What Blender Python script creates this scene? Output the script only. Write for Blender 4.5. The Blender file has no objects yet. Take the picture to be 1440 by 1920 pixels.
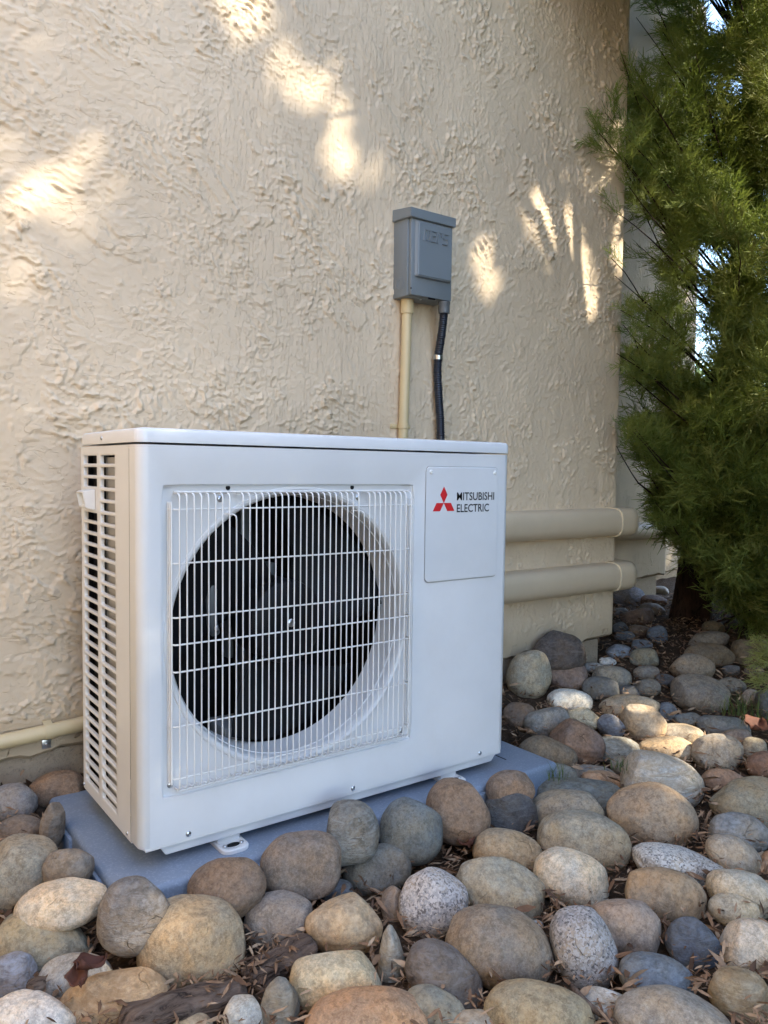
import bpy, bmesh, math, random
import numpy as np
from mathutils import Vector, Matrix

# ------------------------------------------------------------------ camera
scene = bpy.context.scene
CAM = np.array([-0.404, -1.19, 0.607]); FPX = 1467.8
YAW, PITCH, ROLL = (math.radians(a) for a in (36.23, -3.07, 0.72))
_f = np.array([math.sin(YAW)*math.cos(PITCH), math.cos(YAW)*math.cos(PITCH), math.sin(PITCH)])
_r0 = np.array([math.cos(YAW), -math.sin(YAW), 0.0]); _u0 = np.cross(_r0, _f)
_r = _r0*math.cos(ROLL) + _u0*math.sin(ROLL); _u = -_r0*math.sin(ROLL) + _u0*math.cos(ROLL)
cd = bpy.data.cameras.new('camera'); cam = bpy.data.objects.new('camera', cd)
scene.collection.objects.link(cam)
cam.matrix_world = Matrix([[_r[0], _u[0], -_f[0], CAM[0]], [_r[1], _u[1], -_f[1], CAM[1]],
                           [_r[2], _u[2], -_f[2], CAM[2]], [0, 0, 0, 1]])
cd.sensor_fit = 'VERTICAL'; cd.sensor_height = 36.0; cd.sensor_width = 27.0
cd.lens = 36.0*FPX/1920.0; cd.clip_start = 0.02; cd.clip_end = 3000
scene.camera = cam

# ------------------------------------------------------------------ sky, sun, exposure
SUN = np.array([0.47, -0.60, 0.65]); SUN /= np.linalg.norm(SUN)      # towards the sun
world = bpy.data.worlds.new('World'); scene.world = world; world.use_nodes = True
wn = world.node_tree.nodes; wl = world.node_tree.links
sky = wn.new('ShaderNodeTexSky'); sky.sky_type = 'NISHITA'; sky.sun_disc = False
sky.sun_elevation = math.asin(SUN[2]); sky.sun_rotation = math.atan2(SUN[0], SUN[1])
sky.air_density = 1.0; sky.dust_density = 0.5; sky.ozone_density = 1.6
wl.new(sky.outputs[0], wn['Background'].inputs[0]); wn['Background'].inputs[1].default_value = 0.15
sd = bpy.data.lights.new('sun', 'SUN'); sd.energy = 2.1; sd.angle = math.radians(0.53); sd.color = (1.0, 0.91, 0.75)
so = bpy.data.objects.new('sun', sd); scene.collection.objects.link(so)
so.rotation_euler = Vector(SUN).to_track_quat('Z', 'Y').to_euler()
vs = scene.view_settings
vs.view_transform = 'Standard'; vs.look = 'None'; vs.gamma = 1.0; vs.exposure = 2.72
vs.use_curve_mapping = False
scene.cycles.max_bounces = 8; scene.cycles.diffuse_bounces = 5
scene.cycles.use_denoising = True

# ------------------------------------------------------------------ helpers
C = scene.collection
rng = np.random.default_rng(11); random.seed(11)
def ray(px, py): return _f + _r*(px-720)/FPX + _u*(960-py)/FPX
def at(px, py, ax, v):
    d = ray(px, py); return CAM + d*(v-CAM[ax])/d[ax]
def depth(px, py, Z): return CAM + ray(px, py)*Z
def project(P):
    d = np.atleast_2d(P)-CAM; z = d@_f
    return np.stack([720+FPX*(d@_r)/z, 960-FPX*(d@_u)/z], 1), z
def s2l(c):
    c = np.asarray(c, float)/255.0
    return np.where(c <= 0.04045, c/12.92, ((c+0.055)/1.055)**2.4)

def mesh(name, v, f, mat=None, parent=None, smooth=True, sharp=None):
    me = bpy.data.meshes.new(name)
    me.from_pydata([tuple(map(float, p)) for p in v], [], [tuple(map(int, q)) for q in f])
    me.update()
    return link(name, me, mat, parent, smooth, sharp)
def fast_mesh(name, v, tris, mat=None, parent=None, smooth=False):
    me = bpy.data.meshes.new(name); v = np.ascontiguousarray(v, np.float32); tris = np.ascontiguousarray(tris, np.int32)
    k = tris.shape[1]
    me.vertices.add(len(v)); me.vertices.foreach_set('co', v.ravel())
    me.loops.add(tris.size); me.loops.foreach_set('vertex_index', tris.ravel())
    me.polygons.add(len(tris)); me.polygons.foreach_set('loop_start', np.arange(0, tris.size, k, dtype=np.int32))
    me.polygons.foreach_set('loop_total', np.full(len(tris), k, np.int32))
    me.update(calc_edges=True); me.validate()
    return link(name, me, mat, parent, smooth)
def link(name, me, mat=None, parent=None, smooth=True, sharp=None):
    o = bpy.data.objects.new(name, me); C.objects.link(o)
    if mat: me.materials.append(mat)
    if smooth:
        for p in me.polygons: p.use_smooth = True
        if sharp is not None:
            me.set_sharp_from_angle(angle=math.radians(sharp))
    if parent: o.parent = parent
    return o
def bm_obj(name, bm, mat=None, parent=None, smooth=True, sharp=35, recalc=True):
    if recalc: bmesh.ops.recalc_face_normals(bm, faces=bm.faces)
    me = bpy.data.meshes.new(name); bm.to_mesh(me); bm.free()
    return link(name, me, mat, parent, smooth, sharp)
def tag(o, label, cat, group=None, kind=None):
    if label: o['label'] = label
    if cat: o['category'] = cat
    if group: o['group'] = group
    if kind: o['kind'] = kind
    return o
def empty(name, loc):
    o = bpy.data.objects.new(name, None); C.objects.link(o); o.location = tuple(map(float, loc)); o.empty_display_size = 0.05
    return o
def keep_world(o, root):
    o.parent = root; o.matrix_parent_inverse = Matrix.Translation(-root.location); return o
def box_bm(lo, hi, bev=0.0, seg=2, bm=None):
    b = bm or bmesh.new()
    r = bmesh.ops.create_cube(b, size=1.0)
    for v in r['verts']:
        v.co = Vector([lo[i]+(v.co[i]+0.5)*(hi[i]-lo[i]) for i in range(3)])
    if bev > 0:
        es = list({e for v in r['verts'] for e in v.link_edges})
        bmesh.ops.bevel(b, geom=es, offset=bev, segments=seg, affect='EDGES', profile=0.5)
    return b
def box(name, lo, hi, mat, root, bev=0.002, seg=2):
    o = bm_obj(name, box_bm(lo, hi, bev, seg), mat); return keep_world(o, root) if root else o
def tube_data(path, rad, n=8, cap=True, flat=1.0):
    P = np.array(path, float); m = len(P); R_ = np.broadcast_to(np.asarray(rad, float), (m,))
    T = np.gradient(P, axis=0); T /= np.linalg.norm(T, axis=1)[:, None]+1e-12
    ref = np.array([0, 0, 1.0]) if abs(T[0][2]) < 0.9 else np.array([1.0, 0, 0])
    N = np.cross(T[0], ref); N /= np.linalg.norm(N)
    v = []
    for i in range(m):
        N = N-T[i]*N.dot(T[i]); N /= np.linalg.norm(N); B = np.cross(T[i], N)
        for k in range(n):
            a = 2*math.pi*k/n; v.append(P[i]+R_[i]*(N*math.cos(a)+B*math.sin(a)*flat))
    f = [(i*n+k, i*n+(k+1) % n, (i+1)*n+(k+1) % n, (i+1)*n+k) for i in range(m-1) for k in range(n)]
    if cap: f += [tuple(range(n-1, -1, -1)), tuple((m-1)*n+k for k in range(n))]
    return v, f
def tube(name, path, rad, mat, root=None, n=10):
    v, f = tube_data(path, rad, n); o = mesh(name, v, f, mat, None, True, 50)
    return keep_world(o, root) if root else o
def lathe(profile, centre, axis, n=48):
    """profile: (radius, offset along axis)"""
    axis = np.array(axis, float); axis /= np.linalg.norm(axis)
    a = np.cross(axis, [0, 0, 1.0] if abs(axis[2]) < 0.9 else [1.0, 0, 0]); a /= np.linalg.norm(a); b = np.cross(axis, a)
    v = []; f = []; m = len(profile)
    for r, h in profile:
        for k in range(n):
            t = 2*math.pi*k/n; v.append(np.array(centre)+axis*h+r*(a*math.cos(t)+b*math.sin(t)))
    for i in range(m-1):
        for k in range(n): f.append((i*n+k, i*n+(k+1) % n, (i+1)*n+(k+1) % n, (i+1)*n+k))
    return v, f
def lathe_obj(name, profile, centre, axis, mat, root, n=32, sharp=40):
    v, f = lathe(profile, centre, axis, n); o = mesh(name, v, f, mat, None, True, sharp); return keep_world(o, root) if root else o
def bezier(p0, p1, p2, n):
    t = np.linspace(0, 1, n)[:, None]; return (1-t)**2*np.array(p0)+2*t*(1-t)*np.array(p1)+t*t*np.array(p2)

# ------------------------------------------------------------------ materials
class NT:
    def __init__(s, name):
        s.m = bpy.data.materials.new(name); s.m.use_nodes = True
        s.n = s.m.node_tree.nodes; s.l = s.m.node_tree.links; s.b = s.n['Principled BSDF']
    def new(s, t, **k):
        o = s.n.new(t)
        for a, b in k.items(): setattr(o, a, b)
        return o
    def put(s, sock, val):
        if hasattr(val, 'is_output') or isinstance(val, bpy.types.NodeSocket): s.l.new(val, sock)
        elif isinstance(val, (tuple, list, np.ndarray)):
            v = tuple(float(x) for x in val)
            if sock.type == 'RGBA' and len(v) == 3: v = v+(1.0,)
            sock.default_value = v
        else: sock.default_value = val
    def noise(s, vec, scale, detail=3, rough=0.5, dist=0.0):
        o = s.new('ShaderNodeTexNoise'); s.put(o.inputs['Vector'], vec); s.put(o.inputs['Scale'], scale)
        o.inputs['Detail'].default_value = detail; o.inputs['Roughness'].default_value = rough; o.inputs['Distortion'].default_value = dist
        return o
    def vor(s, vec, scale, feature='F1'):
        o = s.new('ShaderNodeTexVoronoi', feature=feature); s.put(o.inputs['Vector'], vec); o.inputs['Scale'].default_value = scale; return o
    def math(s, op, a, b=0.0, c=None, clamp=False):
        o = s.new('ShaderNodeMath', operation=op, use_clamp=clamp); s.put(o.inputs[0], a); s.put(o.inputs[1], b)
        if c is not None: s.put(o.inputs[2], c)
        return o.outputs[0]
    def ramp(s, x, lo, hi, a=0.0, b=1.0, smooth=True):
        o = s.new('ShaderNodeMapRange', interpolation_type='SMOOTHSTEP' if smooth else 'LINEAR')
        for i, v in enumerate((x, lo, hi, a, b)): s.put(o.inputs[i], v)
        return o.outputs[0]
    def mix(s, fac, a, b, mode='MIX'):
        o = s.new('ShaderNodeMix', data_type='RGBA', blend_type=mode)
        s.put(o.inputs[0], fac); s.put(o.inputs[6], a); s.put(o.inputs[7], b); return o.outputs[2]
    def vmath(s, op, a, b):
        o = s.new('ShaderNodeVectorMath', operation=op); s.put(o.inputs[0], a); s.put(o.inputs[1], b); return o.outputs[0]
    def scaled(s, vec, sc):
        return s.vmath('MULTIPLY', vec, sc)
    def obj(s): return s.new('ShaderNodeTexCoord').outputs['Object']
    def pos(s): return s.new('ShaderNodeNewGeometry').outputs['Position']
    def bump(s, h, strength=1.0, dist=1.0, normal=None):
        o = s.new('ShaderNodeBump'); s.put(o.inputs['Height'], h); o.inputs['Strength'].default_value = strength
        o.inputs['Distance'].default_value = dist
        if normal is not None: s.put(o.inputs['Normal'], normal)
        return o.outputs[0]
    def out(s, col, rough=0.5, normal=None, metal=0.0, spec=0.5):
        s.put(s.b.inputs['Base Color'], col); s.put(s.b.inputs['Roughness'], rough)
        s.b.inputs['Metallic'].default_value = metal; s.b.inputs['Specular IOR Level'].default_value = spec
        if normal is not None: s.put(s.b.inputs['Normal'], normal)
        return s.m

def stucco_material(name, col, relief=True):
    t = NT(name); p = t.pos()
    sx = t.new('ShaderNodeSeparateXYZ'); t.put(sx.inputs[0], p)
    right = t.ramp(sx.outputs[0], .25, 1.1)                 # trowel strokes run level at the left, upright at the right
    def strokes(off, ka, kb):
        a = t.scaled(t.vmath('ADD', p, off), ka); b = t.scaled(t.vmath('ADD', p, off), kb)
        o = t.new('ShaderNodeMix', data_type='VECTOR'); t.put(o.inputs[0], right); t.put(o.inputs[4], a); t.put(o.inputs[5], b); return o.outputs[1]
    w1 = t.scaled(t.vmath('SUBTRACT', t.noise(p, 4.0, 3).outputs['Color'], (.5, .5, .5)), (.16, .16, .16))
    big = t.noise(t.vmath('ADD', p, (3.1, 0, 7.7)), 2.3, 3, .5).outputs['Fac']
    patch = t.ramp(big, .40, .60)
    clus = t.ramp(t.noise(t.vmath('ADD', p, (5, 0, 1)), 5.0, 4, .6).outputs['Fac'], .44, .60)
    n1 = t.noise(t.vmath('ADD', strokes((0, 0, 0), (.75, 1, 1.4), (1.3, 1, .8)), w1), 7.0, 9, .60, .2).outputs['Fac']
    plate = t.ramp(n1, .525, .538)
    n2 = t.noise(t.vmath('ADD', strokes((9, 0, 4), (.7, 1, 1.5), (1.4, 1, .75)), w1), 19.0, 7, .58, .2).outputs['Fac']
    plate2 = t.ramp(n2, .565, .583)
    n3 = t.noise(t.vmath('ADD', strokes((1, 0, 2), (.75, 1, 1.25), (1.3, 1, .7)), w1), 58.0, 2, .5, .3).outputs['Fac']
    lump = t.math('MULTIPLY', t.ramp(n3, .575, .635), clus)
    n5 = t.noise(t.vmath('ADD', p, (2, 0, 5)), 120.0, 2, .5, .2).outputs['Fac']
    grit = t.math('MULTIPLY', t.ramp(n5, .60, .68), clus)
    fine = t.noise(p, 330.0, 2, .6).outputs['Fac']
    comb = t.noise(t.scaled(p, (1.0, 1.0, .06)), 200.0, 2).outputs['Fac']
    if relief:
        h = t.math('MULTIPLY', t.math('MULTIPLY', plate, .0034), t.math('MULTIPLY_ADD', patch, .75, .25))
        h = t.math('MULTIPLY_ADD', lump, .0034, h); h = t.math('MULTIPLY_ADD', grit, .0014, h)
    else:
        h = t.math('MULTIPLY_ADD', plate2, .0007, t.math('MULTIPLY', grit, .0005))
    h = t.math('MULTIPLY_ADD', fine, .00016, h); h = t.math('MULTIPLY_ADD', comb, .00010, h)
    tone = t.noise(t.vmath('ADD', p, (2, 0, 0)), 2.2, 4, .6).outputs['Fac']
    c = t.mix(t.ramp(tone, .3, .7), tuple(np.array(col)*.93), tuple(np.array(col)*1.06))
    # grime towards the foot of the wall, splashed up in uneven streaks
    streak = t.noise(t.scaled(p, (1, 1, .35)), 7.0, 4, .6).outputs['Fac']
    lowz = t.ramp(t.math('MULTIPLY_ADD', streak, -.12, sx.outputs[2]), -.02, .10, .55, 0.0)
    c = t.mix(lowz, c, (.30, .235, .15))
    return t.out(c, t.ramp(fine, .2, .8, .62, .78), t.bump(h, 1.0, 1.0), spec=.35)

def paint(name, col, rough=.4, grain=0.0, spec=.5, dirt=0.0, dirtcol=(.2, .16, .11)):
    t = NT(name); p = t.obj(); nor = None
    if grain > 0: nor = t.bump(t.noise(p, 420.0, 2).outputs['Fac'], .35, grain)
    n = t.noise(p, 5.0, 5, .65).outputs['Fac']
    c = t.mix(t.ramp(n, .3, .7), tuple(np.array(col)*.955), tuple(np.minimum(np.array(col)*1.025, .9)))
    if dirt > 0:
        d = t.noise(t.scaled(p, (1, 1, .5)), 14.0, 6, .7).outputs['Fac']
        c = t.mix(t.math('MULTIPLY', t.ramp(d, .52, .72), dirt), c, dirtcol)
    return t.out(c, t.ramp(n, .2, .8, rough*.85, min(1, rough*1.2)), nor, spec=spec)

WALL = (.645, .508, .352)
M = {}
M['stucco'] = stucco_material('stucco', WALL)
M['stucco_near'] = stucco_material('stucco_near', WALL, False)
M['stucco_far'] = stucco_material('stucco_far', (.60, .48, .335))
M['white'] = paint('white_enamel', (.66, .67, .67), .33, 0, .5, .05, (.45, .40, .33))
M['white_plain'] = paint('white_wire', (.72, .72, .70), .38)
M['badge'] = paint('badge_panel', (.66, .67, .67), .30)
M['dark'] = paint('black_plastic', (.005, .005, .006), .5, 0, .2)
M['fan'] = paint('fan_plastic', (.0065, .0072, .009), .5, 0, .15)
M['motor'] = paint('motor_grey', (.10, .11, .115), .4)
M['coil'] = paint('coil_dark', (.008, .008, .009), .6, 0, .2)
M['inner'] = paint('inner_grey', (.36, .36, .355), .5)
M['grey_box'] = paint('grey_enamel', (.175, .20, .215), .42, .0003, .5, .08, (.25, .22, .18))
M['duct'] = paint('duct_beige', (.58, .46, .315), .40, 0, .4, .10, (.30, .24, .16))
M['duct_line'] = paint('duct_seam', (.70, .60, .42), .4)
M['pvc'] = paint('conduit_beige', (.60, .475, .27), .38, 0, .45, .08, (.36, .28, .17))
M['conduit'] = paint('conduit_black', (.012, .016, .026), .36)
M['red'] = paint('red_print', (.62, .025, .03), .35)
M['black_print'] = paint('black_print', (.016, .016, .018), .4)
def metal_mat():
    t = NT('zinc'); n = t.noise(t.obj(), 60, 3).outputs['Fac']
    return t.out(t.mix(n, (.42, .44, .47), (.62, .63, .64)), .3, metal=1.0)
M['zinc'] = metal_mat()
def pad_mat():
    t = NT('blue_grey_plastic'); p = t.pos()
    n = t.noise(p, 9.0, 4, .6).outputs['Fac']; s = t.noise(p, 260.0, 2).outputs['Fac']
    d = t.noise(t.vmath('ADD', p, (4, 1, 0)), 3.5, 6, .7).outputs['Fac']
    c = t.mix(n, (.165, .208, .272), (.205, .252, .322))
    c = t.mix(t.math('MULTIPLY', t.ramp(s, .50, .70), .35), c, (.34, .40, .50))
    c = t.mix(t.ramp(d, .55, .75, 0, .5), c, (.22, .215, .21))
    return t.out(c, t.ramp(d, .3, .7, .40, .62), t.bump(s, .5, .0006), spec=.45)
M['pad'] = pad_mat()
def concrete():
    t = NT('concrete'); p = t.pos(); n = t.noise(p, 12, 6, .7).outputs['Fac']; g = t.noise(p, 150, 3, .7).outputs['Fac']
    c = t.mix(n, (.24, .185, .13), (.42, .34, .245)); c = t.mix(t.ramp(g, .55, .7, 0, .5), c, (.10, .08, .06))
    return t.out(c, .9, t.bump(t.math('ADD', t.math('MULTIPLY', n, 3.0), g), .8, .004), spec=.2)
M['concrete'] = concrete()
def added_path_mat():
    t = NT('added_paving'); p = t.pos(); n = t.noise(p, 6, 5, .6).outputs['Fac']; g = t.noise(p, 120, 3).outputs['Fac']
    return t.out(t.mix(n, (.42, .33, .22), (.52, .42, .29)), .9, t.bump(g, .5, .002), spec=.2)
M['path'] = added_path_mat()  # paving for the added path out of view
def soil():
    t = NT('soil'); p = t.pos(); n = t.noise(p, 16, 7, .7).outputs['Fac']; g = t.noise(p, 90, 5, .75).outputs['Fac']
    c = t.mix(n, (.035, .022, .014), (.105, .068, .042)); c = t.mix(t.ramp(g, .5, .72, 0, .6), c, (.19, .125, .078))
    return t.out(c, .95, t.bump(t.math('ADD', t.math('MULTIPLY', n, 1.5), g), 1.0, .012), spec=.15)
M['soil'] = soil()
def bark(name, a, b, axis=(1, 1, .12)):
    t = NT(name); p = t.obj(); q = t.scaled(p, axis); n = t.noise(q, 70, 6, .72, .7).outputs['Fac']; m = t.noise(p, 30, 5, .7).outputs['Fac']
    c = t.mix(t.ramp(n, .3, .7), a, b); c = t.mix(t.ramp(m, .55, .75, 0, .5), c, tuple(np.array(b)*1.25)); c = t.mix(t.ramp(n, .46, .36, 0, .8), c, tuple(np.array(a)*.35))
    return t.out(c, .9, t.bump(t.math('MULTIPLY_ADD', m, .3, n), 1.0, .010), spec=.2)
M['bark'] = bark('juniper_bark', (.03, .018, .013), (.075, .042, .03))
M['log'] = bark('dead_bark', (.075, .052, .04), (.20, .145, .11), (.25, 1, 1))
def litter_mat(name, cols, rough=.7):
    t = NT(name); a = t.new('ShaderNodeAttribute', attribute_name='tint'); x = a.outputs['Fac']
    c = cols[0]
    for i in range(1, len(cols)):
        c = t.mix(t.ramp(x, (i-1)/(len(cols)-1), i/(len(cols)-1), smooth=False), c, cols[i])
    n = t.noise(t.pos(), 120, 3).outputs['Fac']; c = t.mix(t.ramp(n, .35, .7, .0, .35), c, (.05, .03, .02))
    return t.out(c, rough, spec=.25)
M['litter'] = litter_mat('dry_leaf', [(.07, .038, .022), (.20, .108, .058), (.33, .20, .115), (.46, .32, .20)])
M['dead'] = litter_mat('russet_leaf', [(.085, .03, .02), (.13, .05, .03)])
def foliage(name, cols, trans=.25):
    t = NT(name); a = t.new('ShaderNodeAttribute', attribute_name='tint'); x = a.outputs['Fac']
    c = cols[0]
    for i in range(1, len(cols)):
        c = t.mix(t.ramp(x, (i-1)/(len(cols)-1), i/(len(cols)-1), smooth=False), c, cols[i])
    m = t.out(c, .55, spec=.3)
    tr = t.new('ShaderNodeBsdfTranslucent'); t.put(tr.inputs[0], t.mix(.5, c, (.13, .17, .02)))
    ms = t.new('ShaderNodeMixShader'); ms.inputs[0].default_value = trans
    t.l.new(t.b.outputs[0], ms.inputs[1]); t.l.new(tr.outputs[0], ms.inputs[2])
    t.l.new(ms.outputs[0], t.n['Material Output'].inputs[0]); return m
M['juniper'] = foliage('juniper_foliage', [(.065, .105, .028), (.175, .235, .05), (.28, .32, .08), (.36, .34, .12)], .38)
M['broadleaf'] = foliage('broad_leaf', [(.05, .09, .02), (.09, .14, .035)], .3)
M['added_hedge'] = foliage('added_hedge_leaf', [(.03, .05, .015), (.05, .08, .022)], .15)
M['grass'] = foliage('grass_blade', [(.06, .11, .025), (.12, .15, .05)], .3)

def rock_material(name, kind):
    t = NT(name); tc = t.new('ShaderNodeTexCoord'); oi = t.new('ShaderNodeObjectInfo')
    off = t.new('ShaderNodeCombineXYZ')
    for i, k in enumerate((37.0, 71.0, 13.0)): t.put(off.inputs[i], t.math('MULTIPLY', oi.outputs['Random'], k))
    p = t.vmath('ADD', tc.outputs['Object'], off.outputs[0])
    base = oi.outputs['Color']
    big = t.noise(p, 17, 6, .66).outputs['Fac']; mid = t.noise(p, 55, 6, .68).outputs['Fac']; fine = t.noise(p, 420, 3, .7).outputs['Fac']
    warm = t.mix(1.0, base, (1.20, 1.02, .80), 'MULTIPLY'); cool = t.mix(1.0, base, (.84, .90, .97), 'MULTIPLY')
    c = t.mix(t.ramp(big, .35, .65), cool, warm)
    c = t.mix(t.ramp(mid, .46, .66, 0, .62), c, t.mix(1.0, base, (.50, .46, .42), 'MULTIPLY'))
    c = t.mix(t.ramp(t.noise(t.vmath('ADD', p, (8, 2, 1)), 30, 5, .7).outputs['Fac'], .55, .72, 0, .5), c, t.mix(1.0, base, (1.45, 1.42, 1.36), 'MULTIPLY'))
    gr = t.noise(t.vmath('ADD', p, (3, 9, 4)), 120, 6, .80).outputs['Fac']
    c = t.mix(t.ramp(gr, .50, .62, 0, .62), c, t.mix(1.0, base, (.55, .52, .49), 'MULTIPLY'))
    c = t.mix(t.ramp(gr, .50, .38, 0, .50), c, t.mix(1.0, base, (1.4, 1.38, 1.33), 'MULTIPLY'))
    h = t.math('MULTIPLY_ADD', gr, .0022, t.math('MULTIPLY', mid, .0026))
    if kind == 'granite':
        v = t.vor(t.vmath('ADD', p, t.scaled(t.noise(p, 300, 2).outputs['Color'], (.006, .006, .006))), 330).outputs['Color']; sp = t.new('ShaderNodeSeparateColor'); t.put(sp.inputs[0], v)
        c = t.mix(t.ramp(sp.outputs[0], .50, .62), c, t.mix(1.0, base, (1.35, 1.33, 1.30), 'MULTIPLY'))
        c = t.mix(t.ramp(sp.outputs[1], .86, .92), c, t.mix(1.0, base, (.42, .41, .41), 'MULTIPLY'))
    elif kind == 'slate':
        q = t.scaled(p, (1, 1, 3.2)); n = t.noise(q, 40, 6, .7, .8).outputs['Fac']
        c = t.mix(t.ramp(n, .45, .65, 0, .6), c, t.mix(1.0, base, (1.5, 1.55, 1.6), 'MULTIPLY'))
        h = t.math('MULTIPLY_ADD', n, .004, h)
    elif kind == 'band':
        q = t.scaled(p, (.5, .5, 2.6)); n = t.noise(q, 24, 7, .7, .5).outputs['Fac']
        c = t.mix(t.ramp(n, .42, .56, 0, .6), c, t.mix(1.0, base, (.62, .50, .36), 'MULTIPLY'))
        c = t.mix(t.ramp(n, .56, .70, 0, .6), c, t.mix(1.0, base, (1.35, 1.35, 1.3), 'MULTIPLY'))
        h = t.math('MULTIPLY_ADD', n, .007, h)
    elif kind == 'speck':
        sp = t.noise(p, 330, 4, .7).outputs['Fac']
        c = t.mix(t.ramp(sp, .54, .66, 0, .5), c, t.mix(1.0, base, (.48, .44, .41), 'MULTIPLY'))
        c = t.mix(t.ramp(sp, .46, .36, 0, .35), c, t.mix(1.0, base, (1.5, 1.48, 1.44), 'MULTIPLY'))
    # hairline cracks and pale scuffs, and lichen-dark dimples
    v = t.vor(t.vmath('ADD', p, t.scaled(t.noise(p, 20, 3).outputs['Color'], (.05, .05, .05))), 13, 'DISTANCE_TO_EDGE').outputs['Distance']
    crack = t.math('MULTIPLY', t.ramp(v, 0, .011, 1, 0), t.ramp(t.noise(p, 17, 2).outputs['Fac'], .60, .70))
    c = t.mix(t.math('MULTIPLY', crack, .35), c, t.mix(1.0, base, (.3, .27, .24), 'MULTIPLY'))
    h = t.math('MULTIPLY_ADD', crack, -.0025, h)
    h = t.math('MULTIPLY_ADD', fine, .00055, h)
    pit = t.ramp(t.vor(p, 75).outputs['Distance'], .0, .22, 1, 0)
    h = t.math('MULTIPLY_ADD', pit, -.0009, h)
    return t.out(c, t.ramp(mid, .3, .7, .62, .85), t.bump(h, 1.0, 1.0), spec=.28)
for k in ('plain', 'granite', 'slate', 'band', 'speck'): M['rock_'+k] = rock_material('rock_'+k, k)

# ------------------------------------------------------------------ ground
YW = 0.47                                   # face of the near house wall
PADZ = -0.036
def ground_z(x, y):
    x = np.asarray(x, float); y = np.asarray(y, float)
    g = -0.118+0.085*np.clip((y+0.02)/0.47, 0, 1)
    inpad = (1/(1+np.exp(-(x+0.06)*60)))*(1/(1+np.exp((x-0.96)*60)))*(1/(1+np.exp(-(y+0.1)*60)))*(1/(1+np.exp((y-0.42)*60)))
    return g*(1-inpad)+(-0.115)*inpad
def wob(x, y, k):
    return np.sin(x*k+1.3)*np.sin(y*k*1.17+.4)+.5*np.sin(x*k*2.3+y*k*1.9)
gx = np.unique(np.concatenate([np.linspace(-400, -4, 12), np.linspace(-4, -1, 13), np.arange(-1, 4.3, .04), np.linspace(4.4, 12, 20), np.linspace(14, 400, 12)]))
gy = np.unique(np.concatenate([np.linspace(-400, -12, 12), np.linspace(-10, -1.6, 24), np.arange(-1.5, 2.6, .04), np.linspace(2.7, 10, 20), np.linspace(14, 400, 12)]))
X, Y = np.meshgrid(gx, gy, indexing='ij'); Zg = ground_z(X, Y)
near = (np.abs(X-1.5) < 3) & (np.abs(Y-.3) < 2.5)
Zg = Zg+np.where(near, .006*wob(X, Y, 19)+.004*wob(X, Y, 47), 0)
nx, ny = X.shape; idx = np.arange(nx*ny).reshape(nx, ny)
quads = np.stack([idx[:-1, :-1], idx[1:, :-1], idx[1:, 1:], idx[:-1, 1:]], -1).reshape(-1, 4)
tag(fast_mesh('ground', np.stack([X, Y, Zg], -1).reshape(-1, 3), quads, M['soil'], None, True), None, None, kind='structure')

# ------------------------------------------------------------------ house walls
def wall_slab(name, x0, x1, y0, y1, z0, z1, mat, ragged=True, step=.02, slope=0.0):
    """stucco slab with an uneven lower lip and a softly rounded front right arris"""
    xs = np.arange(x0, x1-.012, step); xs = np.append(xs, [x1-.012])
    prof = []
    r = np.random.default_rng(5)
    cols = []
    for x in xs:
        zb = z0+slope*(x-x1)+(.004*math.sin(x*23)+.003*math.sin(x*61+1)+r.uniform(-.003, .003) if ragged else 0)
        cols.append((x, y0, zb))
    for a in (30, 60, 90): cols.append((x1-.012+.012*math.sin(math.radians(a)), y0+.012-.012*math.cos(math.radians(a)), z0+.002))
    cols.append((x1, y1, z0))
    v = []; f = []
    for (x, y, zb) in cols:
        v += [(x, y+.010, zb-.004), (x, y, zb+.004), (x, y, zb+.03), (x, y, z1)]
    for i in range(len(cols)-1):
        for k in range(3):
            f.append((4*i+k, 4*i+4+k, 4*i+5+k, 4*i+1+k))
    n = len(v); v += [(x0, y1, z1), (x0, y1, z0), (x0, y0+.010, z0)]
    m = len(cols)-1
    f.append(tuple([n]+[4*i+3 for i in range(m+1)]))              # top
    f.append(tuple([n+1]+[4*i for i in range(m, -1, -1)]))        # underside
    f.append((0, 1, 2, 3, n, n+1)); f.append((n, 4*m+3, 4*m+2, 4*m+1, 4*m, n+1))
    return mesh(name, v, f, mat, None, True, 40)
XW = 1.785
root = empty('house_wall', (XW, YW, 0))
tag(root, 'tan stucco house wall with trowelled texture behind the white outdoor unit', 'wall')
keep_world(wall_slab('stucco_face', -3.5, XW, YW, 1.19, .058, 3.4, M['stucco'], slope=.0165), root)
# skip-trowelled relief on the part of the wall in view: a real skin of flakes, crumbs and ridges
def perlin(x, y, seed):
    rg = np.random.default_rng(seed); a = rg.uniform(0, 2*math.pi, (256, 256)); gx_, gy_ = np.cos(a), np.sin(a)
    xi = np.floor(x).astype(int); yi = np.floor(y).astype(int); fx = x-xi; fy = y-yi
    u = fx*fx*fx*(fx*(fx*6-15)+10); v_ = fy*fy*fy*(fy*(fy*6-15)+10)
    def g(i, j): return gx_[(xi+i) & 255, (yi+j) & 255]*(fx-i)+gy_[(xi+i) & 255, (yi+j) & 255]*(fy-j)
    return ((g(0, 0)*(1-u)+g(1, 0)*u)*(1-v_)+(g(0, 1)*(1-u)+g(1, 1)*u)*v_)*1.5
def fbm(x, y, seed, octv, gain=.55):
    s_ = 0; am = 1; k = 1.0
    for o_ in range(octv): s_ = s_+am*perlin(x*k+17.3*o_, y*k-9.1*o_, seed+o_); am *= gain; k *= 2.03
    return s_
def sstep(a, b, x): q_ = np.clip((x-a)/(b-a), 0, 1); return q_*q_*(3-2*q_)
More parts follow.
